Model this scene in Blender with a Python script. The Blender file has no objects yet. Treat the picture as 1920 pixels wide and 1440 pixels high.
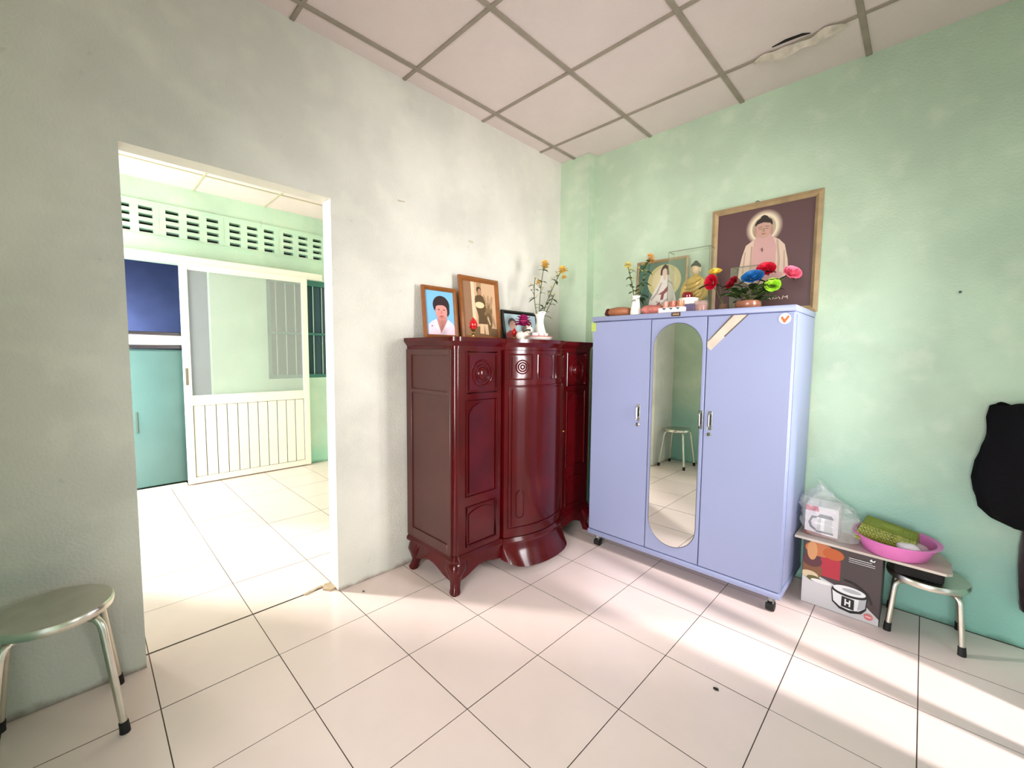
import bpy, bmesh, math, random
from mathutils import Vector, Matrix, noise
random.seed(7)
PI = math.pi
SC = bpy.context.scene
COL = SC.collection

# ------------------------------------------------------------------ camera
YAW, PITCH, ROLL = math.radians(44.354), math.radians(-4.093), math.radians(0.5435)
CAM = Vector((2.2498, -2.9571, 1.3222))
fwd = Vector((-math.sin(YAW)*math.cos(PITCH), math.cos(YAW)*math.cos(PITCH), math.sin(PITCH)))
rgt = Vector((math.cos(YAW), math.sin(YAW), 0))
upv = rgt.cross(fwd)
r_ = math.cos(ROLL)*rgt + math.sin(ROLL)*upv
u_ = -math.sin(ROLL)*rgt + math.cos(ROLL)*upv
cd = bpy.data.cameras.new('camera'); cam = bpy.data.objects.new('camera', cd); COL.objects.link(cam)
cd.sensor_fit = 'HORIZONTAL'; cd.sensor_width = 36; cd.lens = 788.97/1920*36; cd.clip_start = .02
cam.matrix_world = Matrix(((r_.x, u_.x, -fwd.x, CAM.x), (r_.y, u_.y, -fwd.y, CAM.y), (r_.z, u_.z, -fwd.z, CAM.z), (0, 0, 0, 1)))
SC.camera = cam

# ------------------------------------------------------------------ world, daylight, exposure
w = bpy.data.worlds.new('world'); SC.world = w; w.use_nodes = True
bg = w.node_tree.nodes['Background']; bg.inputs[0].default_value = (.82, .92, 1, 1); bg.inputs[1].default_value = 1.2
def area(name, loc, target, sx, sy, power, col, spread=180):
    l = bpy.data.lights.new(name, 'AREA'); l.shape = 'RECTANGLE'; l.size = sx; l.size_y = sy
    l.energy = power; l.color = col; l.spread = math.radians(spread)
    o = bpy.data.objects.new(name, l); COL.objects.link(o); o.location = loc
    d = Vector(target)-Vector(loc); o.rotation_euler = d.to_track_quat('-Z', 'Y').to_euler()
    return o
# daylight through the openings of the place, plus two added fills
area('daylight_right_door', (2.97, -.83, 1.5), (0, -.83, 1.42), .44, 1.1, 14, (1, .965, .98), 96)
area('daylight_yard', (4.9, -1.06, 3.9), (1.9, -.78, 0), .12, .4, 140, (1, .95, .97))
area('daylight_side_room', (-6.0, -6.42, 2.5), (-.3, -2.3, 0), .5, .6, 680, (1, .975, .93))
area('daylight_side_room_opening', (-2.28, -3.5, 1.3), (-2.0, 0, 1.3), 1.1, 2.1, 47, (1, .985, .95))
area('beyond_room_fill', (-4.1, -3.1, 1.4), (-4.2, -1.5, 1.2), .5, .8, 12, (.8, .84, 1))  # added fill inside the closed room, brightens its blue wall
area('corner_fill', (2.38, -4.72, 1.3), (.4, 0, 1.1), .95, 1.9, 17, (1, .955, .94), 64)  # added fill behind the viewer, narrowed to brighten the far corner
SC.view_settings.view_transform = 'Standard'; SC.view_settings.look = 'None'
SC.view_settings.gamma = 1; SC.view_settings.use_curve_mapping = False
SC.view_settings.exposure = 0.62
SC.cycles.use_denoising = True
SC.cycles.max_bounces = 10; SC.cycles.diffuse_bounces = 6; SC.cycles.glossy_bounces = 5; SC.cycles.transmission_bounces = 8; SC.cycles.transparent_max_bounces = 12
SC.cycles.caustics_reflective = False; SC.cycles.caustics_refractive = False
SC.cycles.sample_clamp_indirect = 6

# ------------------------------------------------------------------ materials
def lin(c):
    return tuple((x/255/12.92 if x/255 <= .04045 else ((x/255+.055)/1.055)**2.4) for x in c)
MATS = {}
def mat(name, col, rough=.5, metal=0, var=0, vscale=4, bump=0, bscale=60, coat=0, trans=0, alpha=1, spec=.5, sheen=0, ior=1.45):
    if name in MATS: return MATS[name]
    m = bpy.data.materials.new(name); m.use_nodes = True; MATS[name] = m
    nt = m.node_tree; p = nt.nodes['Principled BSDF']; c = lin(col)
    p.inputs['Base Color'].default_value = (*c, 1); p.inputs['Roughness'].default_value = rough
    p.inputs['Metallic'].default_value = metal; p.inputs['Coat Weight'].default_value = coat
    p.inputs['Coat Roughness'].default_value = .06
    p.inputs['Transmission Weight'].default_value = trans; p.inputs['Alpha'].default_value = alpha
    p.inputs['Specular IOR Level'].default_value = spec; p.inputs['IOR'].default_value = ior
    p.inputs['Sheen Weight'].default_value = sheen
    m.diffuse_color = (*c, 1)
    if var or bump:
        tc = nt.nodes.new('ShaderNodeTexCoord')
    if var:
        n = nt.nodes.new('ShaderNodeTexNoise'); n.inputs['Scale'].default_value = vscale; n.inputs['Detail'].default_value = 5
        nt.links.new(tc.outputs['Object'], n.inputs['Vector'])
        r = nt.nodes.new('ShaderNodeValToRGB'); r.color_ramp.elements[0].position = .3; r.color_ramp.elements[1].position = .72
        r.color_ramp.elements[0].color = (*[max(0, x*(1-var)) for x in c], 1); r.color_ramp.elements[1].color = (*[min(1, x*(1+var*.6)) for x in c], 1)
        nt.links.new(n.outputs['Fac'], r.inputs['Fac']); nt.links.new(r.outputs['Color'], p.inputs['Base Color'])
    if bump:
        n2 = nt.nodes.new('ShaderNodeTexNoise'); n2.inputs['Scale'].default_value = bscale; n2.inputs['Detail'].default_value = 3
        nt.links.new(tc.outputs['Object'], n2.inputs['Vector'])
        b = nt.nodes.new('ShaderNodeBump'); b.inputs['Strength'].default_value = bump; b.inputs['Distance'].default_value = .01
        nt.links.new(n2.outputs['Fac'], b.inputs['Height']); nt.links.new(b.outputs['Normal'], p.inputs['Normal'])
    return m

def wall_mat(name, top, low, low_z, low_w, dirt=(120, 96, 84), rough=.62):
    """painted plaster: blotchy main coat, a second tone blended raggedly along the bottom, scuffed dirt at the skirting"""
    m = bpy.data.materials.new(name); m.use_nodes = True; MATS[name] = m
    nt = m.node_tree; L = nt.links.new; p = nt.nodes['Principled BSDF']; p.inputs['Roughness'].default_value = rough
    tc = nt.nodes.new('ShaderNodeNewGeometry'); sp = nt.nodes.new('ShaderNodeSeparateXYZ'); L(tc.outputs['Position'], sp.inputs[0])
    def nz(s, d=5):
        n = nt.nodes.new('ShaderNodeTexNoise'); n.inputs['Scale'].default_value = s; n.inputs['Detail'].default_value = d; L(tc.outputs['Position'], n.inputs['Vector']); return n.outputs['Fac']
    def mth(op, a, b):
        n = nt.nodes.new('ShaderNodeMath'); n.operation = op
        for i, v in enumerate((a, b)):
            if isinstance(v, (int, float)): n.inputs[i].default_value = v
            else: L(v, n.inputs[i])
        return n.outputs[0]
    def mr(v, a, b):
        n = nt.nodes.new('ShaderNodeMapRange'); n.interpolation_type = 'SMOOTHSTEP'; L(v, n.inputs[0]); n.inputs[1].default_value = a; n.inputs[2].default_value = b; return n.outputs[0]
    def mix(f, a, b):
        n = nt.nodes.new('ShaderNodeMix'); n.data_type = 'RGBA'
        if isinstance(f, float): n.inputs[0].default_value = f
        else: L(f, n.inputs[0])
        for i, v in ((6, a), (7, b)):
            if isinstance(v, tuple): n.inputs[i].default_value = (*v, 1)
            else: L(v, n.inputs[i])
        return n.outputs[2]
    t = lin(top); dk = tuple(x*.84 for x in t)
    base = mix(mr(nz(1.7), .38, .66), dk, t)
    base = mix(mth('MULTIPLY', mr(nz(6.5), .5, .72), .22), base, lin((236, 236, 214)))
    zz = mth('ADD', sp.outputs[2], mth('MULTIPLY', mth('SUBTRACT', nz(2.6), .5), .9))
    lowf = mth('MULTIPLY', mth('SUBTRACT', 1.0, mr(zz, low_z-low_w, low_z+low_w)), .85)
    base = mix(lowf, base, lin(low))
    z2 = mth('ADD', sp.outputs[2], mth('MULTIPLY', mth('SUBTRACT', nz(9), .5), .09))
    base = mix(mth('MULTIPLY', mth('SUBTRACT', 1.0, mr(z2, -.01, .035)), .8), base, lin(dirt))
    base = mix(mth('MULTIPLY', mr(nz(14, 2), .72, .78), .16), base, lin((130, 128, 112)))
    L(base, p.inputs['Base Color'])
    b = nt.nodes.new('ShaderNodeBump'); b.inputs['Strength'].default_value = .22; b.inputs['Distance'].default_value = .012
    L(mth('ADD', nz(90, 2), mth('MULTIPLY', nz(7), 1.2)), b.inputs['Height']); L(b.outputs['Normal'], p.inputs['Normal'])
    m.diffuse_color = (*t, 1)
    return m

M_wallA = wall_mat('paint_pale_mint', (226, 221, 211), (206, 206, 196), .15, .3)
M_wallB = wall_mat('paint_mint', (194, 215, 187), (146, 204, 192), .52, .5, dirt=(96, 132, 112))
M_wallF = wall_mat('paint_side_room_mint', (206, 236, 212), (150, 222, 196), .15, .3, dirt=(120, 150, 130))
M_blue = mat('paint_blue', (120, 136, 186), .7, var=.15)
M_tile = mat('tile_cream_glaze', (250, 227, 219), .2, var=.05, vscale=3, coat=.0, spec=.5)
M_grout = mat('grout', (122, 108, 98), .9, var=.2, vscale=30)
M_panel = mat('ceiling_board', (230, 212, 208), .85, var=.06, vscale=2.5, bump=.25, bscale=140)
M_tbar = mat('ceiling_bar', (158, 145, 131), .6, var=.15, vscale=9)
M_dark = mat('dark_void', (26, 24, 22), .9)
M_white = mat('white_enamel', (240, 240, 228), .35)
M_wood = mat('mahogany_lacquer', (72, 6, 10), .15, var=.3, vscale=5, coat=0, spec=.42)
M_woodside = mat('mahogany_reflect_tint', (74, 36, 32), .38, var=.18, vscale=7, coat=.15)  # browner tone puts the wall's reflection into the side's colour
M_metal = mat('wardrobe_paint', (146, 152, 186), .38, var=.03, vscale=2, bump=.03, bscale=220)
M_chrome = mat('chrome', (200, 198, 190), .16, 1)
M_steel = mat('stainless_steel', (216, 211, 198), .3, 1, var=.12, vscale=12)
M_mirror = mat('mirror_glass', (236, 240, 236), .0, 1)
M_black = mat('black_rubber', (22, 20, 20), .6)
M_glass = mat('clear_glass', (235, 245, 235), .02, trans=1, alpha=.25)
M_frost = mat('frosted_glass', (214, 222, 216), .18, alpha=.28)
M_goldfr = mat('gilt_frame', (168, 142, 104), .4, var=.25, vscale=14, coat=.2)
M_brfr = mat('brown_wood_frame', (142, 84, 40), .3, var=.2, vscale=20, coat=.3)
M_blfr = mat('black_frame', (20, 18, 18), .3)
M_back = mat('brown_backing_board', (120, 98, 74), .8)
M_ceramic = mat('white_ceramic', (240, 236, 224), .15, coat=.4)

# ------------------------------------------------------------------ mesh helpers
class B:
    def __init__(s): s.bm = bmesh.new(); s.mi = 0
    def face(s, vs):
        try:
            f = s.bm.faces.new(vs); f.material_index = s.mi; return f
        except ValueError: return None
    def poly(s, pts): return s.face([s.bm.verts.new(p) for p in pts])
    def box(s, x0, x1, y0, y1, z0, z1, bev=0, seg=1):
        if x1 < x0: x0, x1 = x1, x0
        if y1 < y0: y0, y1 = y1, y0
        if z1 < z0: z0, z1 = z1, z0
        v = [s.bm.verts.new((x, y, z)) for z in (z0, z1) for y in (y0, y1) for x in (x0, x1)]
        fs = [s.face([v[i] for i in q]) for q in ((0, 2, 3, 1), (4, 5, 7, 6), (0, 1, 5, 4), (2, 6, 7, 3), (0, 4, 6, 2), (1, 3, 7, 5))]
        if bev:
            es = list({e for f in fs for e in f.edges})
            r = bmesh.ops.bevel(s.bm, geom=es, offset=bev, segments=seg, profile=.5, affect='EDGES')
            for f in r['faces']: f.material_index = s.mi
        return s
    def prism(s, pts, fn0, fn1):
        """polygon given in 2D, lifted to two 3D outlines"""
        a = [s.bm.verts.new(fn0(*p)) for p in pts]; b = [s.bm.verts.new(fn1(*p)) for p in pts]
        s.face(list(reversed(a))); s.face(b); n = len(pts)
        for i in range(n): s.face([a[i], a[(i+1) % n], b[(i+1) % n], b[i]])
        return s
    def rings(s, rings, cap0=True, cap1=True, closed=True):
        R = [[s.bm.verts.new(p) for p in r] for r in rings]; n = len(R[0])
        for a, b in zip(R, R[1:]):
            for i in range(n if closed else n-1): s.face([a[i], a[(i+1) % n], b[(i+1) % n], b[i]])
        if cap0: s.face(list(reversed(R[0])))
        if cap1: s.face(R[-1])
        return s
    def lathe(s, prof, c=(0, 0, 0), seg=24, cap0=True, cap1=True, sx=1, sy=1):
        return s.rings([[(c[0]+r*sx*math.cos(2*PI*i/seg), c[1]+r*sy*math.sin(2*PI*i/seg), c[2]+z) for i in range(seg)] for r, z in prof], cap0, cap1)
    def tube(s, path, r, seg=8, closed=False, cap=True):
        P = [Vector(p) for p in path]; n = len(P); R = []
        rr = r if isinstance(r, (list, tuple)) else [r]*n
        ref = None
        for i in range(n):
            if closed: t = P[(i+1) % n]-P[i-1]
            else: t = P[min(i+1, n-1)]-P[max(i-1, 0)]
            t.normalize()
            if ref is None: ref = Vector((0, 0, 1)) if abs(t.z) < .9 else Vector((1, 0, 0))
            a = t.cross(ref).normalized(); b = a.cross(t).normalized(); ref = b
            R.append([P[i]+rr[i]*(math.cos(2*PI*k/seg)*a+math.sin(2*PI*k/seg)*b) for k in range(seg)])
        if closed: R.append(R[0])
        return s.rings(R, cap and not closed, cap and not closed)
    def ell(s, c, r, seg=16, rng=10, rot=None):
        m = Matrix.Translation(c) @ (rot.to_4x4() if rot else Matrix.Identity(4)) @ Matrix.Diagonal((*r, 1))
        o = bmesh.ops.create_uvsphere(s.bm, u_segments=seg, v_segments=rng, radius=1, matrix=m)
        for v in o['verts']:
            for f in v.link_faces: f.material_index = s.mi
        return s
    def patch(s, f, nu, nv, closed_u=False):
        G = [[s.bm.verts.new(f(i/nu, j/nv)) for j in range(nv+1)] for i in range(nu if closed_u else nu+1)]
        m = len(G)
        for i in range(nu):
            for j in range(nv): s.face([G[i][j], G[(i+1) % m][j], G[(i+1) % m][j+1], G[i][j+1]])
        return s

def link(name, me, parent=None):
    o = bpy.data.objects.new(name, me); COL.objects.link(o)
    if parent: o.parent = parent
    return o
def root_of(o):
    while o.parent: o = o.parent
    return o
def obj(name, b, mats, parent=None, world=False, smooth=True, ang=40, fix=True):
    """link one builder as ONE mesh object; world=True means its coordinates are world ones"""
    if fix: bmesh.ops.recalc_face_normals(b.bm, faces=b.bm.faces)
    me = bpy.data.meshes.new(name); b.bm.to_mesh(me); b.bm.free()
    for m in (mats if isinstance(mats, (list, tuple)) else [mats]): me.materials.append(m)
    if world and parent: me.transform(Matrix.Translation(-root_of(parent).location))
    if smooth:
        me.polygons.foreach_set('use_smooth', [True]*len(me.polygons)); me.set_sharp_from_angle(angle=math.radians(ang))
    return link(name, me, parent)
def tag(o, label, cat, group=None, kind=None):
    o['label'] = label; o['category'] = cat
    if group: o['group'] = group
    if kind: o['kind'] = kind
    return o
def thing(name, label, cat, loc=(0, 0, 0), rotz=0, rotx=0, group=None):
    o = bpy.data.objects.new(name, None); COL.objects.link(o); o.location = loc; o.rotation_euler = (rotx, 0, rotz); o.empty_display_size = .05
    return tag(o, label, cat, group)
def struct(name, b, m, label, cat, **k): return tag(obj(name, b, m, **k), label, cat, kind='structure')

# ------------------------------------------------------------------ dimensions of the place (metres; x=0 door wall, y=0 back wall)
H, HF = 2.903, 2.872
TX, TY, TS = -.0942, -.8088, .4           # tile grid
XR, YF = 2.9, -3.31                       # right wall, front wall
XF = -2.9                                 # far wall of the side room
YS0, YS1 = -3.45, .3                      # side room extent
D0, D1, DH = -2.823, -2.017, 2.12         # doorway in wall_left

# ------------------------------------------------------------------ floor
b = B(); b.box(-4.8, 3.1, -4.8, .5, -.06, -.0035)
floor = struct('floor', b, M_grout, 'cream glazed square floor tiles with thin dark joints running through both rooms', 'floor', smooth=False)
def tile_mesh(w_, d_):
    b = B(); g = .0012
    x0, x1, y0, y1 = g, w_-g, g, d_-g
    c = .0006
    v = [b.bm.verts.new(p) for p in ((x0, y0, -.004), (x1, y0, -.004), (x1, y1, -.004), (x0, y1, -.004), (x0, y0, -c), (x1, y0, -c), (x1, y1, -c), (x0, y1, -c),
         (x0+c, y0+c, 0), (x1-c, y0+c, 0), (x1-c, y1-c, 0), (x0+c, y1-c, 0))]
    for q in ((0, 1, 5, 4), (1, 2, 6, 5), (2, 3, 7, 6), (3, 0, 4, 7), (4, 5, 9, 8), (5, 6, 10, 9), (6, 7, 11, 10), (7, 4, 8, 11), (8, 9, 10, 11)):
        b.mi = 0 if q[0] == 8 else 1; b.face([v[i] for i in q])
    me = bpy.data.meshes.new('tile'); b.bm.to_mesh(me); b.bm.free(); me.materials.append(M_tile); me.materials.append(M_grout); return me
TM = {}
def lay(x0, x1, y0, y1):
    i0 = math.floor((x0-TX)/TS+1e-6); j0 = math.floor((y0-TY)/TS+1e-6)
    i = i0
    while TX+i*TS < x1-.01:
        j = j0
        while TY+j*TS < y1-.01:
            a, c = max(TX+i*TS, x0), max(TY+j*TS, y0); a2, c2 = min(TX+(i+1)*TS, x1), min(TY+(j+1)*TS, y1)
            if a2-a > .015 and c2-c > .015:
                k = (round(a2-a, 3), round(c2-c, 3))
                if k not in TM: TM[k] = tile_mesh(*k)
                o = link('tile', TM[k], floor); o.location = (a, c, random.uniform(-.0005, .0003))
            j += 1
        i += 1
lay(TX, XR, YF, 0)
lay(XF-.05, TX-.008, YS0, YS1)

# ------------------------------------------------------------------ walls
b = B()
for (y0, y1, z0, z1) in ((YF, D0, 0, 3.05), (D1, .1, 0, 3.05), (D0, D1, DH, 3.05)): b.box(-.1, 0, y0, y1, z0, z1)
bmesh.ops.remove_doubles(b.bm, verts=b.bm.verts, dist=1e-5)
struct('wall_left', b, [M_wallA], 'pale mint plaster wall on the left with an open doorway', 'wall', smooth=False)
b = B(); b.box(0, XR+.1, 0, .1, 0, 3.05)
struct('wall_back', b, M_wallB, 'mint green plaster wall behind the blue wardrobe, teal towards the floor', 'wall', smooth=False)
b = B(); b.box(0, .28, -.095, 0, 0, H)
struct('trim_1', b, M_wallB, 'mint painted square column in the corner between the two walls', 'column', smooth=False)
b = B()   # right wall: door opening and a window
RD0, RD1 = -1.07, -.60
for (y0, y1, z0, z1) in ((RD1, 0, 0, 3.05), (RD0, RD1, 2.1, 3.05), (YF, RD0, 0, 3.05)): b.box(XR, XR+.1, y0, y1, z0, z1)
struct('wall_right', b, M_wallB, 'mint wall on the right with the entrance door opening', 'wall', smooth=False)
b = B()
for (x0, x1, z0, z1) in ((0, .98, 0, 3.05), (.98, 2.85, 2.3, 3.05), (2.85, XR, 0, 3.05)): b.box(x0, x1, YF-.1, YF, z0, z1)
struct('wall_front', b, M_wallB, 'mint wall behind the viewer with the open entrance doorway', 'wall', smooth=False)
g = thing('door_1', 'narrow open gate with a slim steel post in the right hand doorway', 'door', (XR-.03, -.83, 0)); g['kind'] = 'structure'
for y in (-.832,):
    b = B(); b.box(XR-.055, XR-.005, y-.031, y+.031, 0, 2.08, .004); obj('post', b, M_steel, g, True)
b = B(); b.box(XR-.05, XR-.01, RD0+.01, RD1-.01, 2.05, 2.095); obj('top_rail', b, M_steel, g, True)
# side room shell
WY0, WY1, WZ0, WZ1 = -1.52, -.72, 1.02, 2.15     # window in the far wall
OP0, OP1, OPH = -2.9, -2.03, 2.15                # opening behind the sliding door
VZ0, VZ1, VY0 = 2.38, 2.675, -2.905
VY1 = VY0+5*.507
b = B()
for (y0, y1, z0, z1) in ((YS0, OP0, 0, VZ0), (OP0, OP1, OPH, VZ0), (OP1, WY0, 0, VZ0), (WY0, WY1, 0, WZ0), (WY0, WY1, WZ1, VZ0), (WY1, YS1, 0, VZ0), (YS0, VY0, VZ0, VZ1), (VY1, YS1, VZ0, VZ1), (YS0, YS1, VZ1, 3.05)):
    b.box(XF-.1, XF, y0, y1, z0, z1)
struct('wall_far', b, M_wallF, 'bright mint far wall of the side room with a row of vent blocks', 'wall', smooth=False)
b = B(); b.box(XF-.1, -.1, YS1, YS1+.1, 0, 3.05); struct('wall_side_room_right', b, M_wallF, 'mint right wall of the side room beyond the doorway', 'wall', smooth=False)
b = B()
for (x0, x1, z0, z1) in ((XF-.1, -2.86, 0, 3.05), (-2.86, -1.7, 2.4, 3.05), (-1.7, -.1, 0, 3.05)): b.box(x0, x1, YS0-.1, YS0, z0, z1)
struct('wall_side_room_left', b, M_wallF, 'mint left wall of the side room with a tall daylight opening', 'wall', smooth=False)
# room beyond the opening
b = B(); b.box(-4.5, -4.4, -3.3, -.3, 0, 3.05); b.box(-4.4, XF-.1, -3.3, -3.2, 0, 3.05); b.box(-4.4, XF-.1, -.5, -.4, 0, 3.05); b.box(-4.5, XF-.1, -3.3, -.3, 3.0, 3.05)
struct('wall_beyond', b, M_blue, 'blue walls of the dim room beyond the sliding door', 'wall', smooth=False)

# ------------------------------------------------------------------ ceilings
def ceiling(name, label, z, x0, x1, y0, y1, gx, gy, p, bw, barm, skip=None):
    b = B(); b.box(x0, x1, y0, y1, z+.03, z+.06)
    c = struct(name, b, M_dark, label, 'ceiling', smooth=False)
    xs = [x0]+[gx+p*i for i in range(-10, 12) if x0+.02 < gx+p*i < x1-.02]+[x1]
    ys = [y0]+[gy+p*i for i in range(-12, 12) if y0+.02 < gy+p*i < y1-.02]+[y1]
    cache = {}
    for i in range(len(xs)-1):
        for j in range(len(ys)-1):
            k = (round(xs[i+1]-xs[i], 3), round(ys[j+1]-ys[j], 3))
            if k not in cache:
                q = B(); q.box(0, k[0], 0, k[1], 0, .012)
                me = bpy.data.meshes.new('panel'); q.bm.to_mesh(me); q.bm.free(); me.materials.append(M_panel); cache[k] = me
            o = link('panel', cache[k], c); o.location = (xs[i], ys[j], z+.001+random.uniform(0, .002))
    for x in xs[1:-1]:
        q = B(); q.box(x-bw/2, x+bw/2, y0, y1, z-.006, z+.004, .0015); obj('grid_bar', q, barm, c, smooth=False)
    for y in ys[1:-1]:
        q = B(); q.box(x0, x1, y-bw/2*.8, y+bw/2*.8, z-.005, z+.004, .0015); obj('grid_bar', q, barm, c, smooth=False)
    return c
ceil = ceiling('ceiling', 'off white square board ceiling with taupe joint bars and a torn patch', H, 0, XR, YF, 0, .1339, -.3641, .6062, .026, M_tbar)
ceiling('ceiling_side_room', 'bright cream board ceiling of the side room beyond the doorway', HF, XF, -.1, YS0, YS1, -2.405, -2.125, .615, .018, mat('ceiling_bar_pale', (190, 186, 160), .6))
# torn joint tape and lifted board edge
b = B()
def torn(u, v):
    x = 1.50+.40*u; e = math.sin(PI*u)**.7
    return (x, -.364+.02-(.016+.042*e*(.6+.5*math.sin(9*u)))*(1-v)-.01*math.sin(17*u), H-.008-(.03*e*v*(1-.3*math.sin(13*u)))-.002*math.sin(31*u))
b.patch(torn, 28, 3); obj('torn_tape', b, mat('torn_board', (212, 198, 182), .9, var=.25, vscale=25), ceil, smooth=False)
b = B(); b.prism([(1.60, -.408), (1.66, -.404), (1.72, -.398), (1.76, -.388), (1.73, -.412), (1.66, -.422)], lambda x, y: (x, y, H-.002), lambda x, y: (x, y, H+.004)); obj('hole', b, M_dark, ceil, smooth=False)

# ------------------------------------------------------------------ vent blocks, sliding door, window, beyond
def vent_mesh():
    b = B(); d = .08; wb, hb = .507, VZ1-VZ0
    cols = [.05, .208, .366]; sw = .1; rows = [.02+.0665*k for k in range(4)]; sh = .034
    xs = [0]+[v for c in cols for v in (c, c+sw)]+[wb]
    for i in range(0, 8, 2): b.box(0, d, xs[i], xs[i+1], 0, hb)
    zs = [0]+[v for r in rows for v in (r, r+sh)]+[hb]
    for c in cols:
        for i in range(0, 10, 2): b.box(0, d, c, c+sw, zs[i], zs[i+1])
    for e in (0, wb): b.box(d, d+.0015, max(0, e-.002), min(wb, e+.002), 0, hb)
    me = bpy.data.meshes.new('vent_block'); b.bm.to_mesh(me); b.bm.free(); me.materials.append(M_wallF); return me
vb = thing('vent_block_row', 'row of mint vent blocks with stacked slots high on the far wall', 'vent', (XF, VY0, VZ0)); vb['kind'] = 'structure'
vm = vent_mesh()
for k in range(5):
    o = link('vent_block', vm, vb); o.location = (-.079, k*.507, 0)
b = B(); b.box(XF+.0, XF+.012, VY0, VY1, VZ1-.004, VZ1+.008); b.box(XF, XF+.012, VY0, VY1, VZ0-.01, VZ0); obj('border', b, M_wallF, vb, True, smooth=False)
b = B(); b.box(XF-.3, XF-.29, VY0, VY1, VZ0-.05, VZ1+.05)  # dark sheet added to stand for the darkness behind the slots
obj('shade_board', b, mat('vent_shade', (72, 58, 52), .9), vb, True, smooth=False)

SX = -2.85
sd = thing('sliding_door', 'white sliding door with frosted upper pane and vertical boards below, in the side room', 'door', (SX, -1.7, 0))
SY0, SY1 = -2.276, -1.118; st = .062
M_dw = mat('door_white', (246, 244, 230), .4, var=.03, vscale=5)
for y0, y1 in ((SY0, SY0+st), (SY1-st, SY1)):
    b = B(); b.box(SX-.018, SX+.018, y0, y1, .012, 2.15, .003); s_ = obj('stile', b, M_dw, sd, True)
    if y0 == SY0:
        b = B(); b.box(SX+.018, SX+.022, y0+.014, y0+.036, .99, 1.155, .0015); obj('handle', b, mat('handle_grey', (140, 132, 120), .4, .6), s_, True)
for z0, z1 in ((.012, .072), (.785, .885), (2.10, 2.15)):
    b = B(); b.box(SX-.016, SX+.016, SY0+st, SY1-st, z0, z1, .003); obj('rail', b, M_dw, sd, True)
b = B(); b.box(SX-.003, SX+.003, SY0+st, SY1-st, .885, 2.10); obj('glass_pane', b, M_frost, sd, True, smooth=False)
n = 11; a0, a1 = SY0+st+.003, SY1-st-.003
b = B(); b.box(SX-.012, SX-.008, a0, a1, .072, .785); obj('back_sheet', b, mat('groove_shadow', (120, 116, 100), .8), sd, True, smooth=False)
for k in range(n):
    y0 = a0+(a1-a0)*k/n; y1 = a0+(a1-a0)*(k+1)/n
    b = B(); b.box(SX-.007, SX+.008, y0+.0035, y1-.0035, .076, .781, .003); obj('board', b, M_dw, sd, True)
b = B(); b.box(SX-.03, SX+.03, -3.0, -.95, 2.155, 2.222, .004); b.box(SX-.03, SX+.036, -3.0, -.95, 2.148, 2.158)
for y in (-2.55, -2.0, -1.5): b.box(SX+.03, SX+.033, y-.006, y+.006, 2.185, 2.197)
tag(obj('sliding_door_track', b, M_dw, smooth=False), 'white overhead track rail above the sliding door', 'rail')
b = B(); b.box(-2.93, -2.865, -2.9, -2.28, 0, .02); struct('trim_2', b, M_dw, 'white floor sill at the opening beside the sliding door', 'sill', smooth=False)

wn = thing('window_1', 'dark teal framed window with upright bars in the side room', 'window', (XF-.05, (WY0+WY1)/2, WZ0)); wn['kind'] = 'structure'
M_tealfr = mat('teal_frame', (70, 128, 116), .5)
b = B()
for y0, y1, z0, z1 in ((WY0, WY0+.04, WZ0, WZ1), (WY1-.04, WY1, WZ0, WZ1), (WY0, WY1, WZ0, WZ0+.04), (WY0, WY1, WZ1-.06, WZ1), (WY0, WY1, 1.52, 1.545)): b.box(XF-.08, XF-.01, y0, y1, z0, z1)
obj('window_frame', b, M_tealfr, wn, True, smooth=False)
b = B(); b.box(XF-.06, XF-.055, WY0+.04, WY1-.04, WZ0+.04, WZ1-.06); obj('pane', b, mat('window_dark_glass', (46, 84, 80), .06, alpha=.8), wn, True, smooth=False)
for k in range(1, 8):
    y = WY0+k*.1; b = B(); b.tube([(XF-.035, y, WZ0+.03), (XF-.035, y, WZ1-.04)], .006, 6); obj('bar', b, mat('pale_bar', (190, 205, 196), .4), wn, True)
for k, y in enumerate((-1.10, -.985, -.87)):
    b = B(); b.box(XF-.2, XF-.14, y, y+.085, 1.27+.0*k, 1.44, .004)
    tag(obj('box', b, mat('dark_red_box', (96, 48, 44), .6)), ['dark red box behind the window bars, nearest the sliding door', 'dark red box behind the window bars, middle of three', 'dark red box behind the window bars, nearest the doorway jamb'][k], 'box', 'boxes behind the window')
b = B(); b.box(XF-.3, XF-.1, -1.25, -.6, 1.24, 1.262); tag(obj('shelf', b, M_tealfr, smooth=False), 'teal shelf behind the barred window in the side room', 'shelf')

fr = thing('refrigerator', 'pale teal refrigerator with a chrome and white top band behind the opening', 'fridge', (-3.25, -2.46, 0))
M_teal = mat('fridge_teal', (98, 134, 132), .28, var=.08, vscale=3)
b = B(); b.box(-3.5, -2.965, -2.66, -2.2, .02, 1.335, .008); obj('body', b, M_teal, fr, True)
b = B(); b.box(-2.965, -2.94, -2.655, -2.2, .03, 1.32, .01, 2); d = obj('door', b, M_teal, fr, True)
b = B(); b.box(-2.94, -2.934, -2.635, -2.615, .55, .75, .003); obj('handle', b, mat('handle_shadow', (96, 120, 112), .5), d, True)
b = B(); b.box(-3.5, -2.95, -2.66, -2.2, 1.337, 1.375, .006); b.box(-3.5, -2.95, -2.66, -2.2, 1.468, 1.50, .006); obj('chrome_band', b, mat('band_chrome', (110, 104, 116), .25, .9), fr, True)
b = B(); b.box(-3.5, -2.955, -2.645, -2.2, 1.375, 1.468, .004); obj('white_band', b, M_white, fr, True)
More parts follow.
